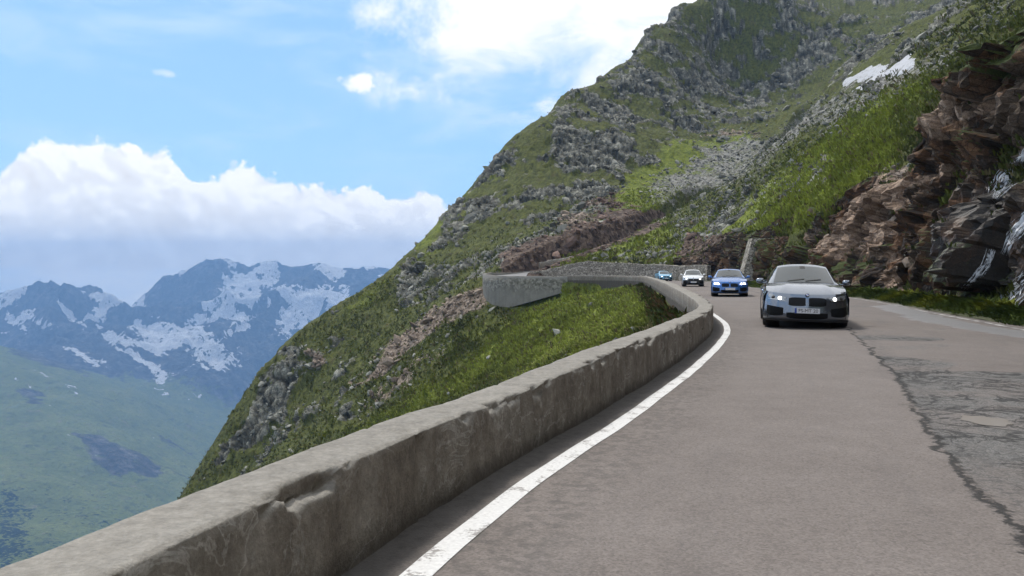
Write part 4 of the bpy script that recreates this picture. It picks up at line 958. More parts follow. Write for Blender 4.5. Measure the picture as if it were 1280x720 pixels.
waterfall([(1242, 312), (1235, 330), (1223, 346), (1205, 364)], (.08, .08, .07, .07), 'thin white trickle low on the cliff, left of the wider cascades', 34, 3)
waterfall([(1290, 342), (1272, 360), (1258, 376), (1245, 392)], (.26, .24, .22, .18), 'lowest foaming cascade breaking over stones just above the green verge', 80, 4)
# ------------------------------------------------------------------ loose stones and grass
RNG = np.random.RandomState(11)
ICO = None
def ico():
    t = (1+5**.5)/2
    v = np.array([(-1, t, 0), (1, t, 0), (-1, -t, 0), (1, -t, 0), (0, -1, t), (0, 1, t), (0, -1, -t), (0, 1, -t), (t, 0, -1), (t, 0, 1), (-t, 0, -1), (-t, 0, 1)], float)
    v /= np.linalg.norm(v[0])
    f = np.array([(0, 11, 5), (0, 5, 1), (0, 1, 7), (0, 7, 10), (0, 10, 11), (1, 5, 9), (5, 11, 4), (11, 10, 2), (10, 7, 6), (7, 1, 8), (3, 9, 4), (3, 4, 2), (3, 2, 6), (3, 6, 8), (3, 8, 9), (4, 9, 5), (2, 4, 11), (6, 2, 10), (8, 6, 7), (9, 8, 1)])
    return v, f
def m_stonebits(g):
    p = g.pos(); c = g.attr('tone'); n = g.noise(p, 3.5, 4, .65)
    k = g.lin(n, .25, .75, .7, 1.25)
    return {'Base Color': g.mul(c, g.comb(k, k, k)), 'Roughness': .95, 'Specular IOR Level': .15}
def stones(name, pos, size, tone):
    v, f = ico(); n = len(pos)
    r = .72+.55*RNG.rand(n, 12, 1)
    sc = np.stack([.7+.7*RNG.rand(n), .7+.7*RNG.rand(n), .45+.55*RNG.rand(n)], 1)
    a = RNG.rand(n)*6.283; ca, sa = np.cos(a), np.sin(a)
    tl = (RNG.rand(n, 2)-.5)*1.1
    w = v[None]*r*sc[:, None]*size[:, None, None]
    w = np.stack([w[..., 0]*ca[:, None]-w[..., 1]*sa[:, None], w[..., 0]*sa[:, None]+w[..., 1]*ca[:, None], w[..., 2]+w[..., 0]*tl[:, :1]+w[..., 1]*tl[:, 1:]], -1)
    V = (w+pos[:, None]).reshape(-1, 3); F = (f[None]+(np.arange(n)*12)[:, None, None]).reshape(-1, 3)
    T = np.repeat(np.concatenate([tone, np.ones((n, 1))], 1), 12, 0)
    return mk(name, V, F, mat(name, m_stonebits), smooth=False, attrs={'tone': T}, kind='stuff')
def pick(weight, n):
    w = weight/weight.sum(); return RNG.choice(len(w), n, p=w)
lat_ok = (DIST-RHW[BI]) > 1.3
wr = VISW*(ROCKM*(rock > .1)*.22+scree*2.6*(DIST-RHW[BI] > 2.5)+tan*1.6+earth*.25+.012)*(1-np.clip(sn_*20, 0, 1))*lat_ok*(np.hypot(TX, TY) > 30)
k = pick(wr, 13000); pos = P2[k].astype(float); D_ = np.hypot(pos[:, 0], pos[:, 1])
pos[:, :2] += RNG.randn(len(k), 2)*.3
size = np.clip(.19*np.exp(RNG.randn(len(k))*.60), .07, 1.3)*np.clip(D_/170, .45, 1.6)*np.where(scree[k] > .3, .62, 1.)
g_ = .10+.24*RNG.rand(len(k))**1.3
isT = (tan[k] > .4)[:, None]; isE = (earth[k] > .4)[:, None]
tone = np.where(isE, g_[:, None]*np.array([.75, .52, .42]), np.where(isT, g_[:, None]*np.array([1.15, .92, .74]), g_[:, None]*np.array([1.0, .99, .87])))
stones('scree', pos, size, tone)

def m_blade(g):
    c = g.attr('tone')
    return {'Base Color': c, 'Roughness': .85, 'Specular IOR Level': .15}
M_BLADE = mat('grass blades', m_blade)
def tufts(name, pos, hgt, dn, tone, nb=5, spread=.22, lean=.7):
    """each tuft: nb narrow bent blades; dn = downhill direction (unit xy)"""
    n = len(pos); a = RNG.rand(n, nb)*6.283; rr = RNG.rand(n, nb)*spread
    base = np.stack([np.cos(a)*rr, np.sin(a)*rr, np.zeros_like(a)-.05], -1)*hgt[:, None, None]*2+pos[:, None]
    dirx = np.cos(a)*.45+dn[:, None, 0]*lean*RNG.rand(n, nb); diry = np.sin(a)*.45+dn[:, None, 1]*lean*RNG.rand(n, nb)
    L = hgt[:, None]*(.6+.7*RNG.rand(n, nb)); wdt = L*(.10+.08*RNG.rand(n, nb))
    px, py = -np.sin(a+1), np.cos(a+1)
    side = np.stack([px, py, 0*px], -1)*wdt[..., None]
    mid = base+np.stack([dirx*.35, diry*.35, np.ones_like(a)*.62], -1)*L[..., None]
    tip = base+np.stack([dirx, diry, .95-.35*np.hypot(dirx, diry)], -1)*L[..., None]
    V = np.stack([base-side, base+side, mid+side*.75, mid-side*.75, tip+side*.1, tip-side*.1], 2).reshape(-1, 3)
    q = np.arange(n*nb)[:, None]*6
    F = np.concatenate([q+np.array([[0, 1, 2, 3]]), q+np.array([[3, 2, 4, 5]])])
    j = .75+.5*RNG.rand(n, nb, 1)
    T = np.concatenate([np.repeat((tone[:, None]*j)[:, :, None], 6, 2).reshape(-1, 3), np.ones((n*nb*6, 1))], 1)
    return mk(name, V, F, M_BLADE, smooth=False, attrs={'tone': T}, kind='stuff')
gw = (1-np.clip(rock*1.5, 0, 1))*(1-np.clip(scree*1.15, 0, 1))*(1-np.clip(earth*1.2, 0, 1))*(1-np.clip(tan*1.1, 0, 1))*(1-snow)
gr_ = np.hypot(TX, TY)
wg = VISW*gw*(.35+.65*bright)*(DIST-RHW[BI] > .75)*(gr_ > 14)*(gr_ < 210)*(.4+1.2*np.clip(fbm(P, .3, 3, 70)+.3, 0, 1))
k = pick(wg, 62000); pos = P2[k].astype(float); pos[:, :2] += RNG.randn(len(k), 2)*.15
dn = -np.stack([hx[k], hy[k]], 1); dn /= np.linalg.norm(dn, axis=1, keepdims=True)+1e-6
D_ = np.hypot(pos[:, 0], pos[:, 1])
patch = np.clip(fbm(pos.astype(np.float32), .25, 4, 88)*1.1+.5, 0, 1)
b_ = np.clip(bright[k]*.75+patch*.5-.1, 0, 1)[:, None]
tone = (np.array([.052, .062, .016])*(1-b_)+np.array([.25, .285, .048])*b_)*(.7+.6*RNG.rand(len(k), 1))
dry = (RNG.rand(len(k)) < .10)[:, None]; tone = np.where(dry, np.array([.15, .125, .06])*(.6+.6*RNG.rand(len(k), 1)), tone)
tufts('grass', pos, np.clip(.16+.0028*D_, .2, .5)*(.7+.6*RNG.rand(len(k))), dn, tone, 4)
# lush verge at the foot of the cutting
n = 9000
s = s_of_y(8)+(s_of_y(100)-s_of_y(8))*RNG.rand(n)**1.35
x0, y0_, nx, ny = r_at(s); e = .28+1.25*RNG.rand(n)**1.1+.1*np.sin(s*1.7)
pos = np.stack([x0+nx*e, y0_+ny*e, -.10+e*.10], 1)
c_ = np.clip(fbm(pos.astype(np.float32), .45, 3, 5)+.5, 0, 1)[:, None]
tone = (np.array([.045, .065, .016])*(1-c_)+np.array([.13, .165, .034])*c_)*(.7+.6*RNG.rand(n, 1))
yel = (fbm(pos.astype(np.float32), .35, 2, 15) > .33)[:, None]; tone = np.where(yel, tone*np.array([1.5, 1.25, .8]), tone)
tufts('verge_grass', pos, (.11+.28*np.clip(e-.25, 0, 1))*(.7+.7*RNG.rand(n)), np.stack([-nx, -ny], 1), tone, 7, .35, .4)
# verge soil under the grass
rows = np.arange(s_of_y(-8), s_of_y(118), .4); V = []
x0, y0_, nx, ny = r_at(rows)
for f, z in ((.12, -.035), (.3, .0), (.8, .08), (1.6, .16), (2.6, .3)):
    V.append(np.stack([x0+nx*f, y0_+ny*f, np.full_like(x0, z)], 1))
V = np.stack(V, 1).reshape(-1, 3).astype(np.float32); V[:, 2] += fbm(V, .9, 3, 3)*.05
mk('verge', V, gridf(len(rows), 5)[:, ::-1], mat('verge soil', lambda g: {'Base Color': g.ramp(g.noise(g.pos(), 3, 6, .7), [(.35, (.03, .035, .014)), (.55, (.055, .06, .022)), (.72, (.10, .085, .055))]), 'Roughness': 1.0}), kind='structure')
# plants rooted on the ledges of the cutting
pts_ = []
for CLx, step in ((CL1, 4), (CL2, 3)):
    a = CLx[1:-1:step, 1:-1:step]; up = CLx[1:-1:step, 2::step][:, :a.shape[1]]
    a = a[:, :up.shape[1]]; fl = (up[..., 2]-a[..., 2]) < .55*np.linalg.norm(up-a, axis=-1)
    pts_.append(a[fl])
pl = np.concatenate(pts_).astype(float); pl = pl[(pl[:, 1] > 9)]
keep = RNG.rand(len(pl)) < .55*np.clip(fbm(pl.astype(np.float32), .3, 3, 44)*1.6+.75, 0.05, 1); pl = pl[keep]
if len(pl) > 22000: pl = pl[RNG.choice(len(pl), 22000, False)]
c_ = np.clip(fbm(pl.astype(np.float32), .5, 3, 6)+.45, 0, 1)[:, None]
tone = (np.array([.030, .040, .012])*(1-c_)+np.array([.095, .115, .026])*c_)*(.7+.6*RNG.rand(len(pl), 1))
tufts('cliff_plants', pl, .14+.16*RNG.rand(len(pl)), np.tile([-.8, -.4], (len(pl), 1)), tone, 6, .5, .7)
# stems and weeds leaning over the outside of the parapet
s_i = RNG.randint(0, len(pa_)-1, 2500); q_ = pa_[s_i]; ok = (q_[:, 1] > 12) & (q_[:, 1] < 110); q_ = q_[ok]
nn_ = np.gradient(pa_[:, :2], axis=0); nn_ /= np.linalg.norm(nn_, axis=1, keepdims=True); nn_ = np.stack([-nn_[:, 1], nn_[:, 0]], 1)[s_i][ok]
o_ = th[s_i][ok]+.05+.7*RNG.rand(len(q_))
gx_, gy_ = q_[:, 0]+nn_[:, 0]*o_, q_[:, 1]+nn_[:, 1]*o_
pos = np.stack([gx_, gy_, ground(gx_, gy_)], 1)
tone = np.where(RNG.rand(len(pos), 1) < .4, np.array([[.12, .075, .035]]), np.array([[.07, .085, .022]]))*(.6+.7*RNG.rand(len(pos), 1))
tufts('parapet_weeds', pos, .25+.3*RNG.rand(len(pos)), -nn_*.3, tone, 5, .3, .3)
# ------------------------------------------------------------------ cars
def paint(name, col, metal=.55, rough=.28):
    def f(g):
        p = g.pos(); n = g.noise(p, 900, 2); d = g.noise(p, 2.5, 5, .65); zz = g.sep(p)[2]
        k = g.lin(n, .3, .7, .9, 1.1)
        c = g.mul(col, g.comb(k, k, k))
        dust = g.m('MULTIPLY', g.ss(g.m('ADD', g.m('SUBTRACT', .62, zz), g.m('MULTIPLY', g.m('SUBTRACT', d, .5), .5)), .05, .6), .35)
        return {'Base Color': g.mix(dust, c, (.14, .125, .11)), 'Roughness': g.m('ADD', rough, g.m('MULTIPLY', dust, .5)), 'Metallic': metal, 'Coat Weight': 1.0, 'Coat Roughness': .06}
    return mat(name, f)
M_GLASS = mat('tinted glass', **{'Base Color': (.030, .038, .038), 'Roughness': .04, 'Specular IOR Level': .9, 'IOR': 1.5})
M_BLACK = mat('gloss black trim', **{'Base Color': (.005, .005, .006), 'Roughness': .3, 'Specular IOR Level': .2})
M_PLASTIC = mat('black plastic', lambda g: {'Base Color': g.ramp(g.noise(g.pos(), 14, 4), [(.3, (.010, .010, .011)), (.7, (.022, .021, .020))]), 'Roughness': .6})
M_VOID = mat('air intake mesh', lambda g: {'Base Color': g.mix(g.ss(g.vor(g.pos(), 60, 'DISTANCE_TO_EDGE'), .02, .12), (.010, .010, .010), (.003, .003, .003)), 'Roughness': .7, 'Specular IOR Level': .15})
M_TYRE = mat('tyre rubber', lambda g: {'Base Color': g.ramp(g.noise(g.pos(), 9, 4), [(.3, (.014, .014, .014)), (.7, (.035, .033, .031))]), 'Roughness': .85})
M_RIM = mat('dark alloy', **{'Base Color': (.06, .06, .065), 'Roughness': .35, 'Metallic': .9})
M_LENS = mat('headlamp lens', **{'Base Color': (.30, .32, .34), 'Roughness': .08, 'Specular IOR Level': .9, 'Metallic': .35})
M_CHROME = mat('bright metal', **{'Base Color': (.6, .6, .6), 'Roughness': .2, 'Metallic': 1.0})
M_PLATE = mat('plate white', **{'Base Color': (.62, .62, .64), 'Roughness': .5})
M_PBLUE = mat('plate blue', **{'Base Color': (.02, .06, .30), 'Roughness': .5})
M_RED = mat('rear lamp red', **{'Base Color': (.25, .01, .01), 'Roughness': .15})
def lamp(name, col, st): return mat(name, **{'Base Color': (.9, .9, .9), 'Emission Color': col, 'Emission Strength': st})
M_LAMP_W = lamp('warm headlamp light', (1., .97, .88), 9.); M_LAMP_B = lamp('cold headlamp light', (.62, .74, 1.0), 14.); M_LAMP_N = lamp('headlamp light', (1, 1, .96), 10.)
M_HALO = lamp('bluish daytime running ring', (.40, .52, 1.0), 2.6)

def catmull(Pc, n):
    Pc = np.array(Pc, float); m = len(Pc)-1
    t = np.linspace(0, m, n); i = np.minimum(t.astype(int), m-1); f = (t-i)[:, None]
    g = lambda k: Pc[np.clip(i+k, 0, m)]
    p0, p1, p2, p3 = g(-1), g(0), g(1), g(2)
    return .5*((2*p1)+(-p0+p2)*f+(2*p0-5*p1+4*p2-p3)*f*f+(-p0+3*p1-3*p2+p3)*f**3)
PA = [0, .3, .55, .72, .85, .94, 1.0]; PXs = [0, .37, .63, .775, .862, .905, .918]; PYs = [-2.20, -2.175, -2.10, -1.99, -1.84, -1.73, -1.66]
def plan(a):
    s = np.sign(a); b = np.abs(a); x = np.interp(b, PA, PXs); y = np.interp(b, PA, PYs)
    d = .03
    y = (np.interp(np.abs(b-d), PA, PYs)+2*y+np.interp(np.minimum(b+d, 1), PA, PYs))/4
    return s*x, y
def setback(z): return np.interp(z, [.15, .22, .30, .36, .50, .58, .66, .72, .77, .82], [.05, .015, .0, .005, .02, .03, .05, .08, .12, .17])
def zfront(a): return .745+.055*np.abs(a)**2.2
def fascia(a, z, off=0.):
    x, y = plan(a); e = 1e-3; x1, y1 = plan(np.clip(a+e, -1, 1)); x0, y0 = plan(np.clip(a-e, -1, 1))
    tx, ty = x1-x0, y1-y0; L = np.hypot(tx, ty)+1e-9; nx, ny = ty/L, -tx/L
    s = setback(z)*(1-.55*np.abs(a)**4)-off
    return np.stack([x-nx*s, y-ny*s, np.broadcast_to(z, x.shape)], -1)
def a_of_x(x): return np.sign(x)*np.interp(np.abs(x), PXs, PA)
def hood(a, t):
    """front edge to cowl"""
    a = np.asarray(a, float); t = np.asarray(t, float)
    F = fascia(a, zfront(a))
    cx = a*.80; cy = -.84-.20*(1-a*a); cz = .985-.055*np.abs(a)**2.5
    Cw = np.stack([cx, cy, cz], -1)
    P_ = F*(1-t)[..., None]+Cw*t[..., None]
    P_[..., 2] += .052*np.sin(math.pi*np.minimum(t*1.02, 1))**.8*(1-.35*np.abs(a)**3)
    P_[..., 2] += .014*np.exp(-((np.abs(a)-.46)/.10)**2)*np.sin(math.pi*np.clip(t, 0, 1))     # hood creases
    P_[..., 0] += np.sign(a)*.022*np.abs(a)**6*np.sin(math.pi*t)
    return P_
CC = [(0, -1.03, .975), (0, -.17, 1.372), (0, .14, 1.408), (0, .52, 1.402), (0, 1.0, 1.342), (0, 1.62, 1.115), (0, 1.80, 1.06)]
CR = [(.715, -.84, .955), (.578, -.03, 1.322), (.568, .22, 1.350), (.565, .56, 1.345), (.575, 1.0, 1.285), (.640, 1.58, 1.085), (.68, 1.78, 1.035)]
CB = [(.795, -.80, .940), (.805, -.05, .955), (.805, .2, .96), (.805, .55, .967), (.80, 1.0, .98), (.77, 1.55, 1.005), (.73, 1.78, 1.02)]
def cab_top(a, t, off=0.):
    def ev(tt, aa):
        k = np.clip(tt, 0, 1)*399; i = np.minimum(k.astype(int), 398); f = (k-i)[..., None]
        c = _CC[i]*(1-f)+_CC[i+1]*f; r = _CR[i]*(1-f)+_CR[i+1]*f
        b = np.abs(aa)
        return np.stack([aa*r[..., 0]*(1+.0*b), c[..., 1]+(r[..., 1]-c[..., 1])*b**2, c[..., 2]+(r[..., 2]-c[..., 2])*b**2.6], -1)
    p = ev(t, a)
    if off:
        e = .004; du = ev(t, np.clip(a+e, -1, 1))-ev(t, np.clip(a-e, -1, 1)); dv = ev(np.clip(t+e, 0, 1), a)-ev(np.clip(t-e, 0, 1), a)
        n = np.cross(du, dv); n /= np.linalg.norm(n, axis=-1, keepdims=True)+1e-9; p = p+n*off
    return p
_CC, _CR, _CB = catmull(CC, 400), catmull(CR, 400), catmull(CB, 400)
def cab_side(t, w, sgn, off=0.):
    k = np.clip(t, 0, 1)*399; i = np.minimum(k.astype(int), 398); f = (k-i)[..., None]
    r = _CR[i]*(1-f)+_CR[i+1]*f; b = _CB[i]*(1-f)+_CB[i+1]*f
    p = r*(1-w)[..., None]+b*w[..., None]; p[..., 0] += .03*np.sin(math.pi*w)+off
    p[..., 2] += off*.4
    p[..., 0] *= sgn
    return p
def gm(P_): r, c = P_.shape[:2]; return P_.reshape(-1, 3), gridf(r, c)
def join(parts):
    V, F, k = [], [], 0
    for v, f in parts: V.append(np.asarray(v, float)); F.append(np.asarray(f)+k); k += len(v)
    return np.concatenate(V), np.concatenate(F)
def boxq(c, s, taper=1.0):
    x, y, z = [v/2 for v in s]; c = np.array(c)
    v = np.array([(-x, -y, -z), (x, -y, -z), (x, y, -z), (-x, y, -z), (-x*taper, -y*taper, z), (x*taper, -y*taper, z), (x*taper, y*taper, z), (-x*taper, y*taper, z)])+c
    return v, np.array([(0, 3, 2, 1), (4, 5, 6, 7), (0, 1, 5, 4), (1, 2, 6, 5), (2, 3, 7, 6), (3, 0, 4, 7)])
def ell(c, r, n=12, m=8, sq=1.0):
    th = np.linspace(0, 2*math.pi, n, endpoint=False); ph = np.linspace(-math.pi/2, math.pi/2, m)
    T, Pp = np.meshgrid(th, ph)
    f = lambda q: np.sign(q)*np.abs(q)**sq
    v = np.stack([f(np.cos(Pp))*f(np.cos(T))*r[0], f(np.cos(Pp))*f(np.sin(T))*r[1], f(np.sin(Pp))*r[2]], -1).reshape(-1, 3)+np.array(c)
    return v, gridf(m, n, closed=True)
def lathe(prof, n=40):
    """profile of (axis x, radius) spun about the x axis"""
    th = np.linspace(0, 2*math.pi, n, endpoint=False); pr = np.array(prof)
    v = np.stack([np.repeat(pr[:, :1], n, 1), pr[:, 1:]*np.cos(th), pr[:, 1:]*np.sin(th)], -1).reshape(-1, 3)
    return v, gridf(len(pr), n, closed=True)
def panel(xs, top, bot, off, nz=6, thick=.012):
    """panel on the nose between two curves z(x); slightly proud, with a returned edge"""
    xs = np.asarray(xs, float); rows = np.linspace(0, 1, nz)
    P_ = np.stack([fascia(a_of_x(xs), np.asarray(top)*(1-r)+np.asarray(bot)*r, off) for r in rows], 0)
    ring = np.concatenate([P_[0], P_[1:, -1], P_[-1, ::-1][1:], P_[1:-1, 0][::-1]])
    back = ring+np.array([0, thick+off, 0]); k = len(ring)
    q = np.arange(k); F2 = np.stack([q, (q+1) % k, (q+1) % k+k, q+k], 1)
    v, f = gm(P_)
    return join([(v, f), (np.concatenate([ring, back]), F2)])

def make_car(label, body_mat, lamp_mat, loc, rotz, roll=0., lower=None, text=None, halo=False, boxy=0., group='cars driving towards the camera'):
    root = bpy.data.objects.new('car', None); C.objects.link(root); root.location = loc; root.rotation_euler = (0, 0, rotz)
    tag(root, label, 'car', group)
    cr_, sr_ = math.cos(roll), math.sin(roll)
    def part(name, vf, m, parent=None, smooth=True, rolls=True):
        v, f = vf; v = np.array(v, float)
        if boxy:
            v[:, 2] = np.where(v[:, 2] > .5, .5+(v[:, 2]-.5)*(1+boxy), v[:, 2])
        if rolls and roll:
            x, z = v[:, 0].copy(), v[:, 2]-.3; v[:, 0] = x*cr_-z*sr_; v[:, 2] = x*sr_+z*cr_+.3
        o = mk(name, v, f, m, parent or root, smooth)
        return o
    def pair(fn):
        return [fn(1), fn(-1)]
    mirx = lambda vf: (np.array(vf[0])*np.array([-1, 1, 1]), np.array(vf[1])[:, ::-1])
    # ---- body shell: nose, hood, flanks, tail
    A = np.linspace(-1, 1, 65)
    nose_z = np.linspace(0, 1, 22)
    NZ = np.stack([fascia(A, .17+(zfront(A)-.17)*s) for s in nose_z], 0)
    HD = np.stack([hood(A, np.full_like(A, t)) for t in np.linspace(0, 1, 22)], 0)
    parts = [gm(NZ), gm(HD)]
    wy, wr = (-1.35, 1.34), .365
    def zbot(y):
        z = np.full_like(y, .20)
        for c in wy: z = np.maximum(z, np.where(np.abs(y-c) < wr, np.sqrt(np.maximum(wr*wr-(y-c)**2, 0))+.33, .20))
        return z
    ys = np.unique(np.concatenate([np.linspace(-1.66, 2.12, 90), np.array(wy)-wr-.001, np.array(wy)-wr+.004, np.array(wy)+wr-.004, np.array(wy)+wr+.001]))
    he = hood(np.full(60, 1.), np.linspace(0, 1, 60))
    tx = np.interp(ys, np.concatenate([he[:, 1], [-.80, 1.0, 1.55, 1.80, 2.12]]), np.concatenate([he[:, 0], [.80, .805, .79, .76, .72]]))
    tz = np.interp(ys, np.concatenate([he[:, 1], [-.80, 1.0, 1.55, 1.80, 2.12]]), np.concatenate([he[:, 2], [.935, .975, 1.0, 1.02, 1.0]]))
    wb = np.interp(ys, [-1.66, -1.35, -.95, -.6, .5, 1.0, 1.34, 1.75, 2.12], [.918, .930, .915, .893, .893, .915, .935, .915, .82])
    zb = zbot(ys); rows = np.linspace(0, 1, 18); SD = []
    for r in rows:
        z = tz+(zb-tz)*r; u_ = (tz-z)/np.maximum(tz-.2, .1)
        x = tx+(wb-tx)*sst(u_, 0, .26)-.035*sst(u_, .82, 1.0)-.012*np.exp(-((u_-.45)/.08)**2)
        SD.append(np.stack([x, ys, z], -1))
    SD = np.stack(SD, 0)
    inner = SD[-1].copy(); inner[:, 0] -= .10                 # lip of sill and arch
    SDl = np.concatenate([SD, inner[None]], 0)
    v, f = gm(SDl); parts += [(v, f[:, ::-1]), mirx((v, f[:, ::-1]))]
    # tail
    TL = np.stack([np.stack([np.linspace(-1, 1, 25)*(wb[-1]-.02*abs(s-.5)), 2.12+.10*(1-np.linspace(-1, 1, 25)**2)-.02*s, np.full(25, .2+(tz[-1]-.2)*s)], -1) for s in np.linspace(0, 1, 8)], 0)
    DK = np.stack([np.stack([np.linspace(-1, 1, 25)*(.70+.02*s), 1.78+.34*s+.08*s*(1-np.linspace(-1, 1, 25)**2), 1.045-.03*s-.02*np.linspace(-1, 1, 25)**2+.02*s], -1) for s in np.linspace(0, 1, 6)], 0)
    v, f = gm(TL); parts.append((v, f[:, ::-1])); parts.append(gm(DK))
    # cabin shell
    T_, A_ = np.meshgrid(np.linspace(0, 1, 60), np.linspace(-1, 1, 33), indexing='ij'); v, f = gm(cab_top(A_, T_)); parts.append((v, f))
    T_, W_ = np.meshgrid(np.linspace(0, 1, 60), np.linspace(0, 1, 8), indexing='ij')
    for sg in (1, -1):
        v, f = gm(cab_side(T_, W_, sg)); parts.append((v, f if sg > 0 else f[:, ::-1]))
    body = part('body', join(parts), body_mat)
    part('underbody', boxq((0, .05, .33), (1.66, 3.9, .22)), M_PLASTIC, smooth=False)
    # ---- glass
    T_, A_ = np.meshgrid(np.linspace(.012, .158, 14), np.linspace(-.955, .955, 25), indexing='ij'); ws = part('windscreen', gm(cab_top(A_, T_, .006)), M_GLASS)
    vs, fs_ = [], []
    wp = []
    for x0, x1 in ((-.52, .02), (.05, .56)):
        a0 = np.linspace(x0, x1, 9)
        p = cab_top(a0, np.linspace(.022, .040, 9), .016); q = cab_top(a0, np.linspace(.029, .047, 9), .016)
        wp.append(gm(np.stack([p, q], 0)))
    part('wiper', join(wp), M_PLASTIC, ws)
    T_, A_ = np.meshgrid(np.linspace(.132, .158, 4), np.linspace(-.10, .10, 7), indexing='ij'); part('mirror_mount', gm(cab_top(A_, T_, .010)), M_PLASTIC, ws)
    T_, A_ = np.meshgrid(np.linspace(.675, .83, 8), np.linspace(-.88, .88, 15), indexing='ij'); part('rear_window', gm(cab_top(A_, T_, .006)), M_GLASS)
    for sg in (1, -1):
        for t0, t1 in ((.10, .42), (.44, .70)):
            T_, W_ = np.meshgrid(np.linspace(t0, t1, 14), np.linspace(.10, .96, 6), indexing='ij')
            W_ = np.where(T_ < .18, .10+(W_-.10)*1.0+(.18-T_)*2.2*(1-W_), W_); W_ = np.where(T_ > .62, W_+(T_-.62)*3*(1-W_), W_)
            v, f = gm(cab_side(T_, W_, sg, .006)); part('side_window', (v, f if sg > 0 else f[:, ::-1]), M_GLASS)
        # door skin over the flank
        iy = np.where((ys > -.62) & (ys < .62))[0]
        D_ = SD[1:16][:, iy].copy(); D_[..., 0] += .006; v, f = gm(D_)
        if sg < 0: v, f = mirx((v, f[:, ::-1]))
        else: f = f[:, ::-1]
        dr = part('door', (v, f), body_mat)
        part('handle', boxq((sg*.925, .42, .80), (.03, .20, .03)), body_mat, dr)
        # mirrors
        mv = join([ell((sg*.975, -.58, 1.00), (.098, .075, .066), 14, 9, .8), boxq((sg*.88, -.60, .955), (.17, .06, .03))])
        mr = part('wing_mirror', mv, body_mat)
        part('mirror_glass', boxq((sg*.975, -.503, 1.0), (.15, .01, .095)), M_GLASS, mr, False)
    # ---- nose
    for sg in (1, -1):
        xs = np.linspace(.035, .395, 16)
        top = .672-.025*((xs-.2)/.18)**4*.6+.004; bot = .492+.03*((xs-.2)/.18)**4*.6
        if boxy > .04: xs = np.linspace(.012, .44, 16); top = np.full(16, .665); bot = np.full(16, .53)
        gr = panel(xs, top, bot, .012)
        gr = gr if sg > 0 else mirx(gr)
        kg = part('kidney_grille', gr, M_BLACK)
        sl_ = []
        for xk in np.linspace(.075, .36, 8):
            pz = np.linspace(.655, .515, 4); a_ = a_of_x(np.full(4, xk)); b_ = a_of_x(np.full(4, xk+.010))
            sl_.append(gm(np.stack([fascia(a_, pz, .022), fascia(b_, pz, .022)], 0)))
        s_ = join(sl_); part('slats', s_ if sg > 0 else mirx(s_), M_BLACK, kg)
        xs = np.linspace(.455, .845, 18); q = (xs-.455)/.39
        top = .682+.052*q-.01*np.exp(-(q/.1)**2); bot = .598+.030*q+.05*np.exp(-((q-0)/.12)**2)+.045*sst(q, .8, 1)
        hl = panel(xs, top, bot, .010); hl = hl if sg > 0 else mirx(hl)
        h_ = part('headlight', hl, M_LENS)
        for xc in (.585, .735):
            r0 = .036 if not halo else .046
            th_ = np.linspace(0, 2*math.pi, 20, endpoint=False)
            def ring(rr, of): return fascia(a_of_x(xc+rr*np.cos(th_)), .652+.018*(xc > .7)+rr*np.sin(th_), of)
            c0_ = fascia(a_of_x(np.array([xc])), np.array([.652+.018*(xc > .7)]), .03)
            lv = np.concatenate([c0_, ring(r0*.8, .026), ring(r0, .014)])
            n_ = 20; q_ = np.arange(n_)
            lf = np.concatenate([np.stack([0*q_, 1+q_, 1+(q_+1) % n_, 0*q_], 1)[:, :3].repeat(1, 0)[:, [0, 1, 2, 2]], np.stack([1+q_, 1+n_+q_, 1+n_+(q_+1) % n_, 1+(q_+1) % n_], 1)])
            # triangles as quads would be degenerate: build the disc from rings only
            lv = np.concatenate([ring(r0*.05, .030), ring(r0*.8, .026), ring(r0, .014)])
            lf = gridf(3, n_, closed=True)
            lv_, lf_ = (lv, lf) if sg > 0 else mirx((lv, lf))
            part('lamp', (lv_, lf_), lamp_mat if (xc < .7 or halo) else M_PLASTIC, h_)
        xs = np.linspace(.47, .83, 14); q = (xs-.47)/.36
        dl = panel(xs, .612+.03*q, .600+.03*q, .018, 3, .004); part('daytime_running_strip', dl if sg > 0 else mirx(dl), M_HALO if halo else M_CHROME, h_)
        # outer air intake and the painted blade beside it
        xs = np.linspace(.50, .845, 16); q = (xs-.50)/.345
        top = .445+.045*q; bot = .285-.05*q*(1-q)*2+.03*sst(q, .85, 1)
        it = panel(xs, top, bot, .006); part('air_intake', it if sg > 0 else mirx(it), M_VOID)
        xs = np.linspace(.44, .80, 12); q = (xs-.44)/.36
        bl = panel(xs, .275-.03*q, .245-.035*q, .022, 3, .02); part('bumper_blade', bl if sg > 0 else mirx(bl), body_mat if lower is None else lower)
    xs = np.linspace(-.43, .43, 24)
    part('air_intake', panel(xs, .345-.05*(np.abs(xs)/.43)**2*0, .205+.035*(np.abs(xs)/.43)**4, .006), M_VOID)
    if lower is not None:
        xs = np.linspace(-.86, .86, 60); part('bumper', panel(xs, np.full(60, .56), np.full(60, .175), .003, 8), lower)
    xs = np.linspace(-.885, .885, 50)
    part('splitter', panel(xs, np.full(50, .192), np.full(50, .150), .035, 3, .12), M_PLASTIC)
    pl_ = part('licence_plate', join([boxq((0, -2.222, .392), (.52, .012, .112))]), M_PLATE, smooth=False)
    part('country_band', boxq((-.24, -2.2295, .392), (.04, .004, .11)), M_PBLUE, pl_, False)
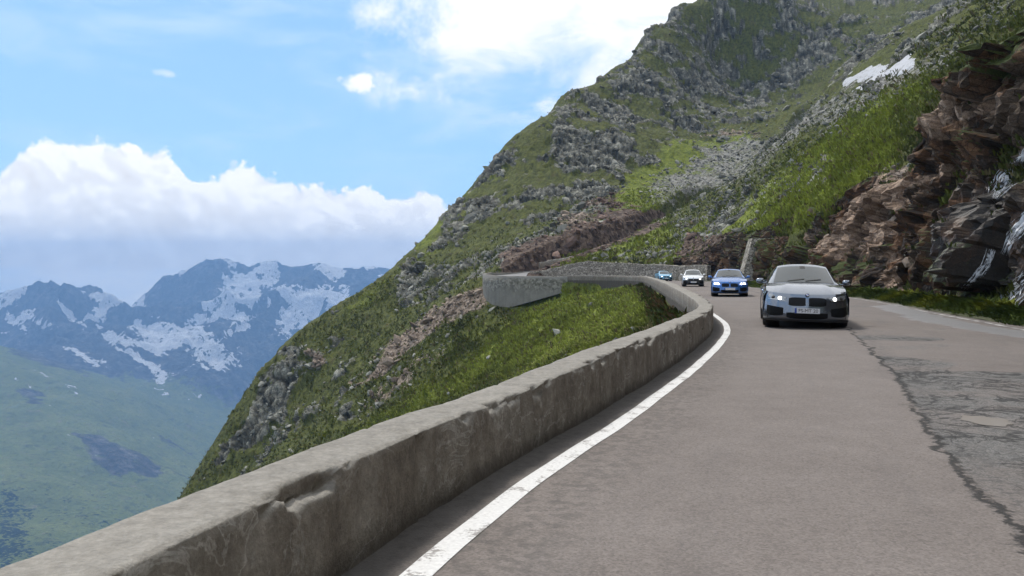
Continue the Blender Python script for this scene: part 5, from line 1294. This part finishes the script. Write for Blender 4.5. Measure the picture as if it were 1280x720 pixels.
    if text:
        cu = bpy.data.curves.new('plate_lettering', 'FONT'); cu.body = text; cu.size = .105; cu.align_x = 'CENTER'; cu.align_y = 'CENTER'; cu.extrude = .001; cu.space_character = 1.0
        cu.materials.append(M_BLACK); tmp_ = bpy.data.objects.new('lettering', cu); me_ = bpy.data.meshes.new_from_object(tmp_); bpy.data.objects.remove(tmp_)
        to = bpy.data.objects.new('plate_lettering', me_); C.objects.link(to); to.parent = pl_
        to.location = (.02*cr_-.092*sr_, -2.2305, .3+.02*sr_+.092*cr_); to.rotation_euler = (math.pi/2, -roll, 0)
    # round emblem: black ring with blue and white quarters
    th_ = np.linspace(0, 2*math.pi, 24, endpoint=False); ctr = np.array([0, -2.118, .728]); nrm = np.array([0, -.80, .60]); up_v = np.array([0, .60, .80])
    def disc(r, of): return ctr+nrm*of+np.outer(np.cos(th_)*r, [1, 0, 0])+np.outer(np.sin(th_)*r, up_v)
    bd = part('badge', (np.concatenate([disc(.042, -.02), disc(.042, .006), disc(.030, .008), disc(.002, .008)]), gridf(4, 24, closed=True)), M_BLACK, smooth=False)
    for nm, m_, o_ in (('badge_quarter', M_PBLUE, 0), ('badge_quarter', M_PLATE, 1)):
        vq, fq = [], []
        for h_ in (0, 1):
            a0 = math.pi/2*(o_+2*h_); tt = np.linspace(a0, a0+math.pi/2, 7)
            rim_ = ctr+nrm*.011+np.outer(np.cos(tt)*.029, [1, 0, 0])+np.outer(np.sin(tt)*.029, up_v); inn_ = ctr+nrm*.011+np.outer(np.cos(tt)*.001, [1, 0, 0])+np.outer(np.sin(tt)*.001, up_v)
            vq.append((np.concatenate([inn_, rim_]), gridf(2, 7)))
        part(nm, join(vq), m_, bd, False)
    # ---- wheels
    for cy in wy:
        for sg in (1, -1):
            st = 0.0 if cy > 0 else -.04
            prof = [(-.12, .22), (-.122, .27), (-.115, .315), (-.09, .334), (0, .338), (.09, .334), (.115, .315), (.122, .27), (.12, .22), (.10, .215), (.0, .21)]
            ty = lathe(prof); cw = np.array([sg*.795, cy, .338])
            def spin(v): v = np.array(v); c_, s_ = math.cos(st), math.sin(st); return np.stack([v[:, 0]*c_-v[:, 1]*s_, v[:, 0]*s_+v[:, 1]*c_, v[:, 2]], 1)
            wo = bpy.data.objects.new('wheel', None)
            tyo = part('wheel', (spin(ty[0])+cw, ty[1]), M_TYRE, rolls=False)
            rims = [lathe([(.112, .222), (.122, .214), (.118, .200), (.07, .192), (.02, .19)], 40), lathe([(.085, .062), (.106, .05), (.110, .0012)], 20)]
            for k_ in range(10):
                aa = 2*math.pi*k_/10+(.10 if k_ % 2 else -.10)
                bx = boxq((.09, 0, .13), (.03, .026, .16)); v = bx[0]; c_, s_ = math.cos(aa), math.sin(aa)
                rims.append((np.stack([v[:, 0], v[:, 1]*c_-v[:, 2]*s_, v[:, 1]*s_+v[:, 2]*c_], 1), bx[1]))
            rv, rf = join(rims)
            if sg < 0: rv = rv*np.array([-1, 1, 1]); rf = rf[:, ::-1]
            part('rim', (spin(rv)+cw, rf), M_RIM, tyo, False, rolls=False)
            dk = lathe([(-.02, .20), (-.02, .002)], 24); part('brake_disc', (spin(dk[0]*np.array([sg, 1, 1]))+cw, dk[1]), M_RIM, tyo, rolls=False)
            # dark liner inside the arch
            al = lathe([(.0, .36), (-.30, .36), (-.30, .0)], 24); part('wheel_arch_liner', (al[0]*np.array([sg, 1, 1])+np.array([sg*.86, cy, .33]), al[1]), M_PLASTIC, rolls=False)
    for sg in (1, -1):
        part('rear_light', boxq((sg*.60, 2.20, .86), (.34, .06, .13)), M_RED, smooth=False)
    return root
P_GREY = paint('dark grey car paint', (.165, .190, .230), .85, .20)
P_BLUE = paint('bright blue car paint', (.035, .145, .42), .45, .25)
P_SILV = paint('silver car paint', (.66, .68, .70), .5, .28)
P_SKY = paint('light blue car paint', (.16, .42, .62), .4, .28)
make_car('dark grey coupe with lit headlights and a readable plate, nearest of the four cars', P_GREY, M_LAMP_W, (7.12, 19.75, 0), R_(-16.2), roll=R_(-1.3), text='FS-MT 20', boxy=.03)
make_car('bright blue coupe with bluish glowing headlights, second in the line behind the dark grey car', P_BLUE, M_LAMP_B, (11.55, 42.6, 0), R_(-14), halo=True)
make_car('silver car with a dark lower bumper, between the bright blue and pale blue cars', P_SILV, M_LAMP_N, (15.85, 70.2, 0), R_(-11), lower=M_PLASTIC, boxy=.05, halo=False)
make_car('small-looking pale sky blue car coming out of the far bend, last of the line', P_SKY, M_LAMP_N, (21.1, 111.5, 0), R_(0))
